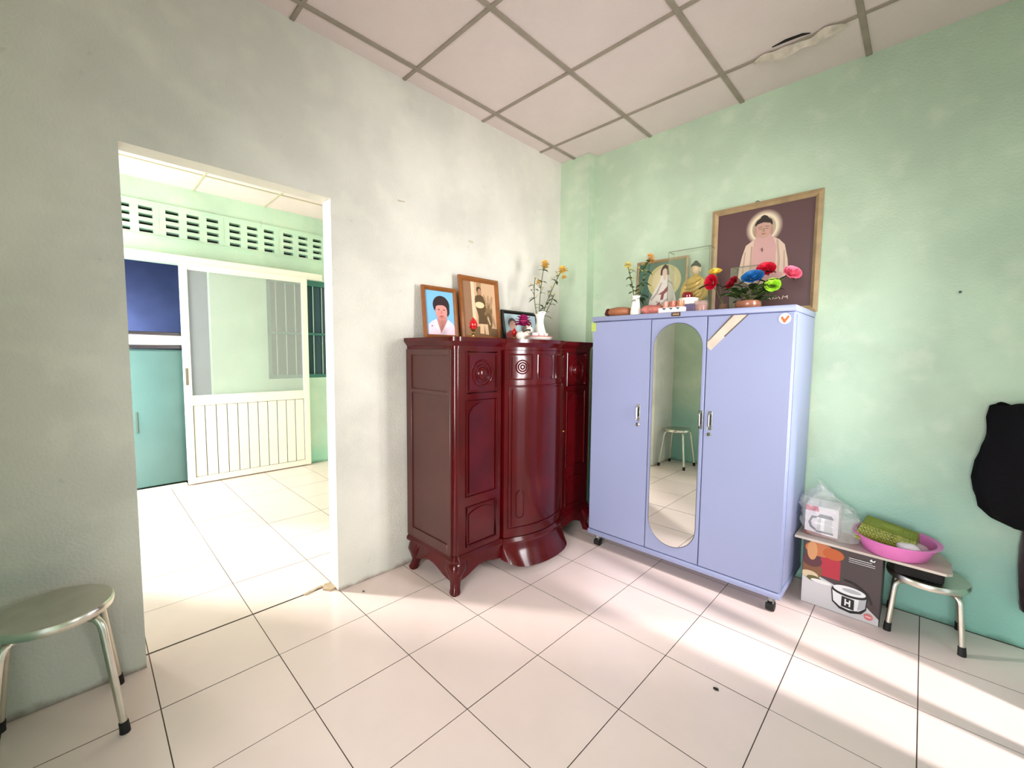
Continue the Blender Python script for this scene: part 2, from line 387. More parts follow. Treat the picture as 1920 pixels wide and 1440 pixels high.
for x in (-3.4, -3.0):
    for y in (-2.6, -2.26):
        b = B(); b.lathe([(.018, 0), (.018, .022)], (x, y, 0), 10); obj('foot', b, M_black, fr, True)

# ------------------------------------------------------------------ mahogany cabinet
dz = thing('mahogany_cabinet', 'dark red lacquered wooden cabinet with a bow fronted centre and curved feet', 'cabinet', (.26, -.95, 0))
y0, y1, xb, xf, yc, hb = -1.585, -.315, .03, .485, -.95, .285
def xbow(y, o=0): return .50+o+.078*(1-min(1, ((y-yc)/hb)**2))
def outline(o, bowed=True):
    pts = [(xb, y0-o)]
    R = .025
    for k in range(5):
        a = -PI/2+PI/2*k/4; pts.append((xf-R+(R+o)*math.cos(a), y0+R+(R+o)*math.sin(a)))
    pts.append((xf+o, yc-hb-.006))
    if bowed:
        for k in range(19):
            y = yc-hb+2*hb*k/18; pts.append((xbow(y, o), y))
    else: pts += [(xf-.035, yc-hb-.006), (xf-.035, yc+hb+.006)]
    pts.append((xf+o, yc+hb+.006))
    for k in range(5):
        a = PI/2*k/4; pts.append((xf-R+(R+o)*math.cos(a), y1-R+(R+o)*math.sin(a)))
    pts.append((xb, y1+o)); return pts
def slab(bb, o, z0_, z1_, o2=None, bowed=True):
    A = outline(o, bowed); C_ = outline(o if o2 is None else o2, bowed)
    bb.rings([[(x, y, z0_) for x, y in A], [(x, y, z1_) for x, y in C_]])
b = B(); slab(b, 0, .2, 1.37, bowed=False); obj('body', b, M_wood, dz, True)
b = B(); slab(b, .004, 1.345, 1.362); slab(b, .004, 1.362, 1.388, .024); slab(b, .026, 1.388, 1.41); obj('cornice', b, M_wood, dz, True)
b = B(); slab(b, .018, .178, .192, .018); slab(b, .018, .192, .212, .004); obj('base_moulding', b, M_wood, dz, True)
def bow_solid(bb, ya, yb, zlo, zhi, d0, d1, n=22):
    zl = zlo if callable(zlo) else (lambda y: zlo); zh = zhi if callable(zhi) else (lambda y: zhi)
    S = []
    for k in range(n+1):
        y = ya+(yb-ya)*k/n
        S.append([(xbow(y, d0), y, zl(y)), (xbow(y, d1), y, zl(y)), (xbow(y, d1), y, zh(y)), (xbow(y, d0), y, zh(y))])
    bb.rings(S)
def bow_frame(bb, ya, yb, z0_, z1_, r=.005, arch=0):
    p = []
    N = 10
    for k in range(N): y = ya+(yb-ya)*k/N; p.append((xbow(y, .002), y, z0_))
    for k in range(6): p.append((xbow(yb, .002), yb, z0_+(z1_-z0_)*k/6))
    for k in range(N): y = yb+(ya-yb)*k/N; p.append((xbow(y, .002), y, z1_+arch*math.sin(PI*k/N)))
    for k in range(6): p.append((xbow(ya, .002), ya, z1_+(z0_-z1_)*k/6))
    bb.tube(p, r, 6, closed=True)
b = B(); bow_solid(b, yc-hb+.004, yc+hb-.004, .216, 1.343, -.03, 0); door = obj('door', b, M_wood, dz, True)
for (ya, yb) in ((-1.205, -1.06), (-1.02, -.88), (-.84, -.695)):
    b = B(); bow_solid(b, ya+.012, yb-.012, 1.185, 1.305, 0, .006, 8); q = obj('door_panel', b, M_wood, door, True)
    b = B(); bow_frame(b, ya, yb, 1.172, 1.318, .0055); obj('panel_moulding', b, M_wood, door, True)
b = B()
for r_o in (.012, .026, .04):
    b.tube([(xbow(-1.1325+r_o*math.cos(a*PI/12), .007), -1.1325+r_o*math.cos(a*PI/12), 1.245+r_o*math.sin(a*PI/12)) for a in range(24)], .004, 6, closed=True)
obj('rosette', b, M_wood, door, True)
b = B(); bow_solid(b, -1.19, -.71, .285, 1.115, 0, .006); obj('door_panel', b, M_wood, door, True)
b = B(); bow_frame(b, -1.205, -.695, .27, 1.13, .006); obj('panel_moulding', b, M_wood, door, True)
b = B(); b.tube([(xbow(-1.14+.025*math.cos(t), .008), -1.14+.025*math.cos(t), (.47 if math.sin(t) > 0 else .36)+.03*math.sin(t)) for t in [2*PI*k/24 for k in range(24)]], .0035, 6, closed=True)
obj('carved_loop', b, M_wood, door, True)
b = B(); b.ell((xbow(-.682, .010), -.682, .80), (.008, .008, .008), 12, 8); obj('knob', b, mat('brass', (170, 120, 60), .25, 1), door, True)
def flat_panel(ya, yb, z0_, z1_, arch, ros=False):
    N = 12
    def outl(i):
        p = [(ya+i, z0_+i), (yb-i, z0_+i)]
        for k in range(N+1):
            y = yb-i+(ya-yb+2*i)*k/N; p.append((y, z1_-i-arch+arch*math.sin(PI*k/N)**.6 if arch else z1_-i))
        return p
    q = B(); o_ = outl(.016)
    q.prism(o_, lambda y, z: (xf-.002, y, z), lambda y, z: (xf+.007, y, z)); P_ = obj('panel', q, M_wood, dz, True)
    q = B(); q.tube([(xf+.003, ya, z0_), (xf+.003, yb, z0_), (xf+.003, yb, z1_), (xf+.003, ya, z1_)], .007, 8, closed=True); obj('panel_moulding', q, M_wood, P_, True)
    if ros:
        q = B(); cy, cz = (ya+yb)/2, (z0_+z1_)/2-.005
        for r_o, rr in ((.07, .007), (.048, .005)): q.tube([(xf+.008, cy+r_o*math.cos(a*PI/14), cz+r_o*math.sin(a*PI/14)) for a in range(28)], rr, 8, closed=True)
        q.ell((xf+.006, cy, cz), (.016, .036, .036), 18, 10); obj('rosette', q, M_wood, P_, True)
for s in (0, 1):
    ya, yb = (-1.505, -1.285) if s == 0 else (-.615, -.395)
    flat_panel(ya, yb, 1.105, 1.33, 0, True); flat_panel(ya, yb, .53, 1.065, .06); flat_panel(ya, yb, .25, .47, .03)
# left side: recessed panels in a frame
b = B()
for (xa, xc, za, zc) in ((xb, .085, .212, 1.345), (.43, xf-.026, .212, 1.345), (.085, .43, .212, .27), (.085, .43, 1.09, 1.115), (.085, .43, 1.31, 1.345)): b.box(xa, xc, y0-.012, y0, za, zc, .002)
obj('side_frame', b, M_woodside, dz, True)
b = B(); b.box(.085, .43, y0-.004, y0, .27, 1.31); obj('side_panel', b, M_woodside, dz, True, smooth=False)
# aprons and feet
def apron_pts(a, c, low, n=16):
    p = [(a, .18), (c, .18), (c, low[1])]
    for k in range(1, n):
        t = 1-k/n; e = .5-.5*math.cos(2*PI*t); p.append((a+(c-a)*t, low[0]*(1-t)+low[1]*t+(.118-.5*(low[0]+low[1]))*e))
    p.append((a, low[0])); return p
b = B(); b.prism(apron_pts(y0+.04, yc-hb, (.07, .095)), lambda y, z: (xf-.025, y, z), lambda y, z: (xf+.004, y, z)); obj('apron', b, M_wood, dz, True)
b = B(); b.prism(apron_pts(yc+hb, y1-.04, (.095, .07)), lambda y, z: (xf-.025, y, z), lambda y, z: (xf+.004, y, z)); obj('apron', b, M_wood, dz, True)
b = B(); b.prism(apron_pts(xb+.04, xf-.04, (.07, .07)), lambda x, z: (x, y0-.004, z), lambda x, z: (x, y0+.02, z)); obj('apron', b, M_wood, dz, True)
b = B(); RR = []   # bow apron: flares outwards towards its wavy lower edge
for k in range(41):
    t = -1+2*k/40; y = yc+hb*t; zl = .050+.03*abs(t)**8; prof = []
    fl = (1-abs(t)**9)
    for j in range(7):
        u = j/6; prof.append((xbow(y, .004)+.072*fl*u**1.5, y, .18+(zl-.18)*u))
    RR.append(prof+[(px-.022, py, pz+.001) for px, py, pz in reversed(prof)])
b.rings(RR); obj('bow_apron', b, M_wood, dz, True, ang=50)
for sx_, sy_ in ((1, -1), (1, 1), (-1, -1), (-1, 1)):
    cx = xf if sx_ > 0 else xb+.03; cy = y0 if sy_ < 0 else y1
    prof = [(.19, .05, -.045), (.165, .056, -.036), (.13, .05, -.024), (.095, .036, -.022), (.06, .026, -.022), (.03, .024, -.014), (.012, .027, -.008), (0, .024, -.008)]
    R = []
    for z, h_, o_ in prof:
        ox, oy = cx+o_*sx_, cy-o_*sy_*-1
        R.append([(ox+h_*math.copysign(abs(math.cos(t))**.6, math.cos(t)), oy+h_*math.copysign(abs(math.sin(t))**.6, math.sin(t)), z) for t in [2*PI*k/20 for k in range(20)]])
    b = B(); b.rings(R); obj('foot', b, M_wood, dz, True, ang=60)

# ------------------------------------------------------------------ blue metal wardrobe
WX0, WX1, WYF, WYB, WZB, WZT = .634, 1.792, -.53, -.035, .082, 1.575
wd = thing('metal_wardrobe', 'pale blue metal wardrobe with three doors and an oval mirror', 'wardrobe', ((WX0+WX1)/2, -.28, 0))
b = B(); b.box(WX0, WX1, WYF+.016, WYB, WZB+.03, WZT-.032, .004); obj('body', b, M_metal, wd, True)
b = B(); b.box(WX0-.003, WX1+.003, WYF-.004, WYB, WZT-.032, WZT, .006, 2); obj('top', b, M_metal, wd, True)
b = B(); b.box(WX0-.003, WX1+.003, WYF-.004, WYB, WZB, WZB+.032, .005, 2); obj('plinth', b, M_metal, wd, True)
def handle(par, x, z):
    q = B(); q.box(x-.012, x+.012, WYF-.003, WYF, z-.055, z+.05, .002); q.tube([(x, WYF-.002, z+.042), (x, WYF-.018, z+.03), (x, WYF-.018, z-.032), (x, WYF-.002, z-.045)], [.005, .006, .006, .005], 8)
    h_ = obj('handle', q, M_chrome, par, True)
    q = B(); q.box(x-.007, x+.007, WYF-.0055, WYF-.0028, z-.028, z+.028, .002); obj('grip_recess', q, M_black, h_, True)
def lock(par, x, z):
    q = B(); q.rings([[(x+r*math.cos(2*PI*k/16), y, z+r*math.sin(2*PI*k/16)) for k in range(16)] for r, y in ((.012, WYF), (.012, WYF-.004), (.008, WYF-.006), (.0075, WYF-.004))]); obj('lock', q, M_chrome, par, True)
DX = [(WX0+.004, 1.052), (1.056, 1.380), (1.384, WX1-.004)]
D = []
for k, (xa, xc) in enumerate(DX):
    b = B(); b.box(xa, xc, WYF, WYF+.018, WZB+.036, WZT-.036, .003); D.append(obj('door', b, M_metal, wd, True))
handle(D[0], .985, .965); lock(D[0], .985, .888); handle(D[1], 1.366, .965); handle(D[2], 1.416, .965); lock(D[2], 1.416, .885)
def stadium(cx, z0_, z1_, r, n=20):
    return [(cx+r*math.cos(PI*k/n), z1_-r+r*math.sin(PI*k/n)) for k in range(n+1)]+[(cx-r*math.cos(PI*k/n), z0_+r-r*math.sin(PI*k/n)) for k in range(n+1)]
mx, mz0, mz1, mr_ = 1.219, .176, 1.51, .142
b = B(); b.prism(stadium(mx, mz0, mz1, mr_), lambda x, z: (x, WYF+.001, z), lambda x, z: (x, WYF-.003, z)); MI = obj('mirror', b, M_mirror, D[1], True, smooth=False)
b = B(); b.tube([(x, WYF-.002, z) for x, z in stadium(mx, mz0, mz1, mr_+.001)], .0025, 6, closed=True); obj('mirror_rim', b, mat('grey_rim', (110, 112, 122), .5, .5), D[1], True)
def front_decal(name, par, pts, m, off=.0012):
    q = B(); q.prism(pts, lambda x, z: (x, WYF, z), lambda x, z: (x, WYF-off, z)); return obj(name, q, m, par, True, smooth=False)
def ellp(cx, cy, rx, ry, n=20, a0=0, a1=2*PI):
    return [(cx+rx*math.cos(a0+(a1-a0)*k/n), cy+ry*math.sin(a0+(a1-a0)*k/n)) for k in range(n if abs(a1-a0-2*PI) < 1e-6 else n+1)]
M_tape = mat('peeled_beige', (206, 188, 172), .7, var=.12, vscale=18)
front_decal('tape_scar', D[2], [(1.385, 1.372), (1.405, 1.352), (1.583, 1.537), (1.512, 1.538), (1.387, 1.405)], M_tape)
M_dkline = mat('dark_residue', (96, 84, 78), .8)
front_decal('tape_edge', D[2], [(1.385, 1.401), (1.395, 1.405), (1.516, 1.538), (1.504, 1.538)], M_dkline, .0016)
front_decal('tape_edge', D[2], [(1.47, 1.428), (1.476, 1.424), (1.588, 1.538), (1.58, 1.538)], M_dkline, .0016)
bd = front_decal('sticker', D[2], ellp(1.748, 1.508, .026, .026), mat('sticker_white', (238, 226, 218), .5))
front_decal('sticker_mark', bd, [(1.730, 1.514), (1.738, 1.520), (1.748, 1.504), (1.762, 1.524), (1.768, 1.518), (1.750, 1.488), (1.744, 1.488)], mat('sticker_orange', (214, 96, 40), .5), .002)
b = B(); b.box(WX0-.0045, WX0+.03, WYF-.006, WYF-.0035, 1.478, 1.535); obj('sticker', b, mat('sticker_green', (172, 190, 100), .6), wd, True, smooth=False)
b = B(); b.box(1.178, 1.232, WYF-.0075, WYF-.004, 1.549, 1.571, .002); pl = obj('name_plate', b, mat('plate_brown', (84, 62, 48), .35, .3), wd, True)
b = B()
for k in range(4): b.box(1.188+.0095*k, 1.194+.0095*k, WYF-.0082, WYF-.0074, 1.556, 1.564+.001*(k % 2))
obj('plate_print', b, mat('plate_gold', (190, 160, 120), .4), pl, True, smooth=False)
b = B(); b.box(WX1-.002, WX1+.002, -.50, -.10, .13, .135); b.box(WX1-.002, WX1+.0022, WYF+.03, WYF+.034, .12, 1.53); obj('side_seam', b, mat('seam_blue', (120, 136, 168), .5), wd, True, smooth=False)
for x in (WX0+.06, WX1-.045):
    for y in (-.495, -.08):
        b = B(); b.lathe([(.02, .055), (.02, WZB+.002)], (x, y, 0), 12); b.box(x-.017, x-.012, y-.018, y+.018, .02, .06); b.box(x+.012, x+.017, y-.018, y+.018, .02, .06)
        fk = obj('caster', b, mat('caster_grey', (150, 150, 150), .4, .6), wd, True)
        b = B(); b.rings([[(x+t, y+r*math.cos(2*PI*k/16), .026+r*math.sin(2*PI*k/16)) for k in range(16)] for t, r in ((-.02, .02), (-.018, .026), (.018, .026), (.02, .02))]); obj('wheel', b, M_black, fk, True)

# ------------------------------------------------------------------ steel stools
def stool(label, loc, hgt, sp, sr, seed):
    t = thing('steel_stool', label, 'stool', loc, group='round steel stools')
    b = B(); b.lathe([(sr*.2, hgt-.006), (sr*.75, hgt-.005), (sr*.9, hgt-.001), (sr*.97, hgt-.001), (sr, hgt-.008), (sr, hgt-.02), (sr*.985, hgt-.028), (sr*.95, hgt-.028), (sr*.95, hgt-.014), (sr*.2, hgt-.016)], seg=40, cap0=True, cap1=True)
    obj('seat', b, M_steel, t)
    b = B(); b.box(-sr*.55, sr*.55, -sr*.55, sr*.55, hgt-.034, hgt-.016, .004); obj('seat_support', b, M_steel, t)
    for sx_ in (-1, 1):
        for sy_ in (-1, 1):
            a = .045
            pth = []
            r0 = sr*.58
            A = Vector((sx_*r0*.35, sy_*r0*.35, hgt-.036)); K = Vector((sx_*(r0+.022), sy_*(r0+.022), hgt-.04)); F = Vector((sx_*sp, sy_*sp, .012))
            pth += [A, A.lerp(K, .6)]
            for k in range(7):
                u = k/6; p0 = A.lerp(K, .72); p2 = K.lerp(F, .12); pth.append((1-u)**2*p0+2*u*(1-u)*K+u*u*p2)
            pth += [K.lerp(F, .5), F]
            q = B(); q.tube(pth, .0115, 10); lg = obj('leg', q, M_steel, t)
            q = B(); e = (F-K).normalized(); q.tube([F-e*.028, F-e*.004, Vector((F.x, F.y, 0))+(F-K)*0], [.0135, .0145, .015], 12); obj('rubber_foot', q, M_black, lg)
    return t
stool('tall round steel stool standing beside the doorway at the left wall', (.187, -3.06, 0), .452, .152, .15, 1)
stool('low round steel stool carrying the end of the thin board', (2.318, -.147, 0), .285, .125, .148, 2)

# ------------------------------------------------------------------ rice cooker box
bx = thing('carton_box', 'printed rice cooker carton standing on the floor under the board', 'box', (2.0, -.15, 0))
b = B(); b.box(1.84, 2.163, -.277, -.03, 0, .3445, .002); obj('carton', b, mat('carton_dark', (66, 56, 56), .45), bx, True)
def decal(name, par, polys, fr_, kind=None):
    """flat print: stacked coloured shapes; fr_(u,v,layer) gives the 3D point"""
    q = B(); ms = []
    for L_, (m, pts) in enumerate(polys):
        if m not in ms: ms.append(m)
        q.mi = ms.index(m); q.poly([fr_(u, v, L_) for u, v in pts])
    return obj(name, q, ms, par, smooth=False, fix=False)
def tilt(cx, cy, rx, ry, deg, n=18):
    a = math.radians(deg); return [(cx+x*math.cos(a)-y*math.sin(a), cy+x*math.sin(a)+y*math.cos(a)) for x, y in ellp(0, 0, rx, ry, n)]
def pm(name, c): return mat('print_'+name, c, .4)
boxo = bx.location
fb = lambda u, v, L_: (1.8425+min(1, max(0, u))*.318-boxo.x, -.2774-.0003*L_-boxo.y, .002+min(1, max(0, v))*.34)
food = []
decal('carton_print', bx, [
    (pm('charcoal', (72, 60, 60)), [(0, 0), (1, 0), (1, 1), (0, 1)]),
    (pm('silver', (206, 202, 204)), [(0, 0), (1, 0), (1, .10)]+[(1-.1*k, .32+.22*math.sin(PI*.5*(k/10))*(k/10)) if k < 10 else (0, .56) for k in range(3, 11)]),
    (pm('red', (178, 46, 62)), [(.24, .50), (.50, .50), (.50, .80), (.24, .80)]),
    (pm('food_brown', (128, 84, 56)), ellp(.10, .56, .17, .16)),
    (pm('food_plum', (92, 50, 56)), ellp(.12, .70, .14, .10)),
    (pm('food_orange', (190, 112, 70)), ellp(.22, .90, .20, .11)),
    (pm('food_tan', (204, 146, 98)), ellp(.12, .86, .07, .15)),
    (pm('food_amber', (186, 92, 46)), ellp(.40, .88, .14, .09)),
    (pm('rice', (216, 196, 160)), ellp(.10, .47, .12, .06)),
    (pm('herb', (98, 92, 48)), ellp(.16, .42, .10, .045)),
    (pm('plate_white', (236, 232, 228)), ellp(.26, .40, .14, .03)),
    (pm('black', (26, 24, 26)), [(.40, .36), (.42, .16), (.52, .08), (.66, .06), (.79, .10), (.85, .18), (.86, .38)]),
    (pm('cooker_white', (232, 232, 234)), [(.415, .36), (.435, .18), (.52, .12), (.64, .10), (.76, .13), (.835, .20), (.845, .37)]),
    (pm('cooker_grey', (178, 178, 184)), [(.74, .13), (.835, .20), (.845, .37), (.76, .34)]),
    (pm('black', (26, 24, 26)), ellp(.63, .37, .225, .075, 24)),
    (pm('cooker_white', (232, 232, 234)), ellp(.63, .395, .205, .065, 24)),
    (pm('cooker_grey', (178, 178, 184)), ellp(.66, .40, .12, .03, 20)),
    (pm('black', (26, 24, 26)), [(.54, .13), (.70, .12), (.70, .28), (.54, .29)]),
    (pm('cooker_white', (232, 232, 234)), [(.58, .16), (.60, .16), (.60, .26), (.58, .26)]),
    (pm('cooker_white', (232, 232, 234)), [(.635, .155), (.655, .155), (.655, .255), (.635, .255)]),
    (pm('cooker_white', (232, 232, 234)), [(.60, .195), (.635, .195), (.635, .22), (.60, .22)]),
    (pm('black', (26, 24, 26)), [(.55, .53), (.68, .51), (.84, .41), (.90, .28), (.92, .29), (.86, .43), (.69, .535), (.56, .55)]),
    (pm('cooker_white', (232, 232, 234)), [(.60, .90), (.88, .90), (.88, .908), (.60, .908)]),
    (pm('cooker_white', (232, 232, 234)), [(.60, .872), (.92, .872), (.92, .879), (.60, .879)]),
    (pm('cooker_white', (232, 232, 234)), [(.60, .845), (.92, .845), (.92, .851), (.60, .851)]),
    (pm('cooker_white', (232, 232, 234)), [(.85, .94), (.87, .97), (.89, .94), (.92, .965), (.91, .93), (.87, .93)]),
    (pm('logo_red', (214, 110, 112)), ellp(.88, .10, .055, .045)),
    (pm('logo_pink', (236, 190, 190)), ellp(.88, .10, .042, .012)),
], fb)

# ------------------------------------------------------------------ board with basin, basket and bag
BL, BR_ = Vector((1.80, -.245, .346)), Vector((2.405, -.245, .345))
def bz(x): return BL.z+(x-BL.x)/(BR_.x-BL.x)*(BR_.z-BL.z)
b = B()
outl = [(1.80, -.288), (2.375, -.294), (2.395, -.27), (2.395, -.14), (2.375, -.07), (2.35, -.012), (1.80, -.012)]
b.prism(outl, lambda x, y: (x, y, bz(x)), lambda x, y: (x, y, bz(x)+.012))
tag(obj('board', b, mat('pale_board', (206, 192, 180), .55, var=.15, vscale=8), smooth=False), 'thin pale board laid across the carton and the low stool', 'board')
b = B(); b.box(2.20, 2.372, -.262, -.05, .2862, .3445, .012, 3)  # dark block added to fill the black gap under the board
tag(obj('gap_filler', b, mat('dark_pad', (30, 27, 26), .9, bump=.3, bscale=80)), 'added dark cloth pad between the low stool and the board', 'filler')
slope = math.atan2(BR_.z-BL.z, BR_.x-BL.x)
bc = Vector((2.196, -.178, bz(2.196)+.0128))
M_pink = mat('pink_plastic', (222, 120, 186), .32, spec=.5)
b = B(); b.lathe([(.001, .0), (.112, .0), (.124, .006), (.148, .062), (.152, .073), (.168, .078), (.168, .082), (.148, .078), (.143, .063), (.119, .010), (.108, .005), (.001, .005)], seg=48, cap0=False, cap1=False)
basin = tag(obj('basin', b, M_pink, ang=50), 'round pink plastic basin on the thin board', 'basin'); basin.location = bc; basin.rotation_euler = (0, -slope, 0)
# inverted basket
M_green = mat('olive_green_plastic', (150, 158, 40), .4, alpha=1)
bk = thing('basket', 'olive green slotted plastic basket turned upside down in the pink basin', 'basket', (bc.x-.032, bc.y+.012, bc.z+.040), rotz=math.radians(-4), rotx=math.radians(4))
bk.rotation_euler.y = math.radians(9)
W0, D0_, W1_, D1_, HB = .118, .078, .098, .060, .078
def basket_side(q, p0, p1, q0, q1, cols):
    # slats with gaps: real ribs
    p0, p1, q0, q1 = map(Vector, (p0, p1, q0, q1))
    n_ = (p1-p0).cross(q0-p0).normalized()*.0022
    def bar(a, b_, c, d_):
        q.rings([[a-n_, b_-n_, c-n_, d_-n_], [a+n_, b_+n_, c+n_, d_+n_]])
    for k in range(cols):
        u0, u1 = (k+.0)/cols, (k+.80)/cols
        bar(p0.lerp(p1, u0), p0.lerp(p1, u1), q0.lerp(q1, u1), q0.lerp(q1, u0))
    for v in (0, .2, .4, .6, .8, .92):
        a, b_ = p0.lerp(q0, v), p1.lerp(q1, v); a2, b2 = p0.lerp(q0, min(1, v+.11)), p1.lerp(q1, min(1, v+.11)); bar(a, b_, b2, a2)
c0 = [(-W0, -D0_, 0), (W0, -D0_, 0), (W0, D0_, 0), (-W0, D0_, 0)]; c1 = [(-W1_, -D1_, HB), (W1_, -D1_, HB), (W1_, D1_, HB), (-W1_, D1_, HB)]
for k in range(4):
    q = B(); basket_side(q, c0[k], c0[(k+1) % 4], c1[k], c1[(k+1) % 4], 16 if k % 2 == 0 else 11); obj('side', q, M_green, bk, smooth=False)
q = B(); basket_side(q, c1[0], c1[1], c1[3], c1[2], 16); q.prism(ellp(0, 0, .035, .022, 16), lambda x, y: (x, y, HB-.002), lambda x, y: (x, y, HB+.003)); obj('base', q, M_green, bk, smooth=False)
q = B()
q.tube([c0[0], c0[1], c0[2], c0[3]], .006, 8, closed=True); obj('rim', q, M_green, bk)
def crumple(label, c, r, m, seed, name='paper', cat='paper', freq=22, amp=.4):
    q = B(); q.ell((0, 0, 0), r, 20, 12)
    for v in q.bm.verts:
        k = 1+amp*noise.noise(v.co*freq+Vector((seed, 0, 0))); v.co *= k
    o = obj(name, q, m, smooth=False); o.location = c; return tag(o, label, cat)
crumple('small crumpled white wrapper in the pink basin', bc+Vector((.05, -.068, .062)), (.042, .03, .022), mat('white_wrapper', (238, 226, 232), .35), 3, 'wrapper', 'wrapper')
crumple('crumpled clear pinkish wrapper beside the white one in the basin', bc+Vector((.078, -.02, .056)), (.038, .034, .022), mat('pink_clear_wrapper', (216, 180, 190), .25, alpha=.75), 9, 'wrapper', 'wrapper')
# kettle box in a clear bag
kb = thing('kettle_box', 'white printed kettle box inside the clear plastic bag', 'box', (1.905, -.16, bz(1.905)+.0135))
q = B(); q.box(-.072, .072, -.075, .075, .004, .165, .002); obj('carton', q, mat('box_white', (226, 218, 218), .5), kb)
fk_ = lambda u, v, L_: (-.071+u*.142, -.0755-.0003*L_, .005+v*.159)
decal('carton_print', kb, [
    (pm('kettle_bg', (224, 216, 218)), [(0, 0), (1, 0), (1, 1), (0, 1)]),
    (pm('kettle_red', (190, 84, 98)), [(0, .82), (.42, .82), (.38, 1), (0, 1)]),
    (pm('kettle_rust', (140, 62, 46)), [(0, 0), (1, 0), (1, .06), (0, .12)]),
    (pm('kettle_dark', (84, 82, 86)), [(.10, .42), (.16, .26), (.32, .16), (.36, .22), (.22, .32), (.18, .46), (.24, .58), (.36, .60), (.36, .67), (.20, .66)]),
    (pm('kettle_steel', (190, 188, 188)), [(.36, .18), (.86, .18), (.82, .66), (.42, .66)]),
    (pm('kettle_shine', (236, 234, 232)), [(.48, .20), (.60, .20), (.60, .64), (.50, .64)]),
    (pm('kettle_dark', (84, 82, 86)), [(.34, .64), (.88, .64), (.80, .76), (.46, .76)]),
    (pm('kettle_dark', (84, 82, 86)), [(.34, .13), (.88, .13), (.88, .19), (.34, .19)]),
], fk_)
bagm = bpy.data.materials.new('clear_plastic_film'); bagm.use_nodes = True
nt = bagm.node_tree; pr_ = nt.nodes['Principled BSDF']; pr_.inputs['Base Color'].default_value = (.86, .84, .84, 1); pr_.inputs['Roughness'].default_value = .18; pr_.inputs['Alpha'].default_value = .27; pr_.inputs['Specular IOR Level'].default_value = .9
q = B()
def bagf(u, v):
    a = 2*PI*u
    prof = [(0, .9), (.03, 1.0), (.25, 1.05), (.5, 1.03), (.62, .98), (.72, .80), (.82, .52), (.9, .33), (1, .30)]
    for (t0, r0), (t1, r1) in zip(prof, prof[1:]):
        if t0 <= v <= t1: rr = r0+(r1-r0)*(v-t0)/(t1-t0); break
    h_ = .285 if math.cos(a) < .2 else .215
    hh = .25+.045*(-math.cos(a)*.8)
    cxx = .04-.03*v
    p = Vector((cxx+.122*rr*math.copysign(abs(math.cos(a))**.7, math.cos(a)), .100*rr*math.copysign(abs(math.sin(a))**.7, math.sin(a)), .003+hh*v))
    nn = noise.noise(p*28)*.016+noise.noise(p*70)*.006
    if v < .05: nn *= .2
    d_ = Vector((math.cos(a), math.sin(a), .3)); p += d_*nn*(1+.6*v); p.z = max(p.z, .003)
    p.y = min(p.y, .128)
    return p
q.patch(bagf, 56, 34, True)
bag = obj('plastic_bag', q, bagm, smooth=True, ang=25); bag.location = kb.location+Vector((0, 0, -.001))
tag(bag, 'crumpled clear plastic bag with its top bunched, on the board beside the wardrobe', 'bag')

# ------------------------------------------------------------------ dark jacket on the wall
jk = thing('jacket', 'black jacket hanging from a hook on the green wall at the right edge', 'jacket', (2.62, 0, 0))
M_cloth = mat('black_cloth', (11, 9, 12), .95, spec=.2, bump=.3, bscale=300)
q = B()
zs_ = [(1.115, .075, .02, 2.575), (1.11, .10, .03, 2.585), (1.06, .115, .045, 2.59), (.98, .125, .055, 2.597), (.92, .150, .065, 2.605), (.84, .165, .072, 2.61), (.76, .172, .075, 2.615), (.70, .168, .075, 2.617), (.64, .150, .07, 2.622), (.60, .120, .06, 2.632), (.575, .085, .045, 2.645), (.565, .05, .03, 2.65)]
R = []
for z, hw, hd, cx in zs_:
    ring = []
    for k in range(40):
        t = 2*PI*k/40; fold = 1+.07*math.sin(5*t+z*9)+.05*math.sin(9*t-z*14)
        ring.append((cx+hw*fold*math.cos(t), min(-.008, -.012-hd+hd*fold*math.sin(t)), z+.01*math.sin(3*t)))
    R.append(ring)
q.rings(R); obj('body', q, M_cloth, jk, True, ang=70)
q = B(); R = []
for z, hw, hd, cx in [(.72, .06, .04, 2.665), (.6, .060, .045, 2.66), (.48, .052, .04, 2.655), (.40, .046, .035, 2.652), (.30, .042, .035, 2.652), (.22, .04, .032, 2.654), (.19, .034, .028, 2.655)]:
    R.append([(cx+hw*(1+.1*math.sin(4*t+z*20))*math.cos(t), -.012-hd+hd*math.sin(t), z) for t in [2*PI*k/24 for k in range(24)]])
q.rings(R); obj('sleeve', q, mat('wine_cloth', (34, 10, 18), .9, sheen=.2), jk, True, ang=70)
q = B(); q.ell((2.54, -.062, 1.083), (.008, .005, .008), 10, 8); obj('button', q, M_chrome, jk, True)
q = B(); q.tube([(2.60, 0, 1.135), (2.60, -.03, 1.13), (2.60, -.045, 1.105), (2.60, -.04, 1.09)], .005, 8); q.lathe([(.012, 0), (.012, .003)], (2.60, -.003, 1.13), 12)
tag(obj('wall_hook', q, M_chrome), 'small metal hook on the wall holding the black jacket', 'hook')

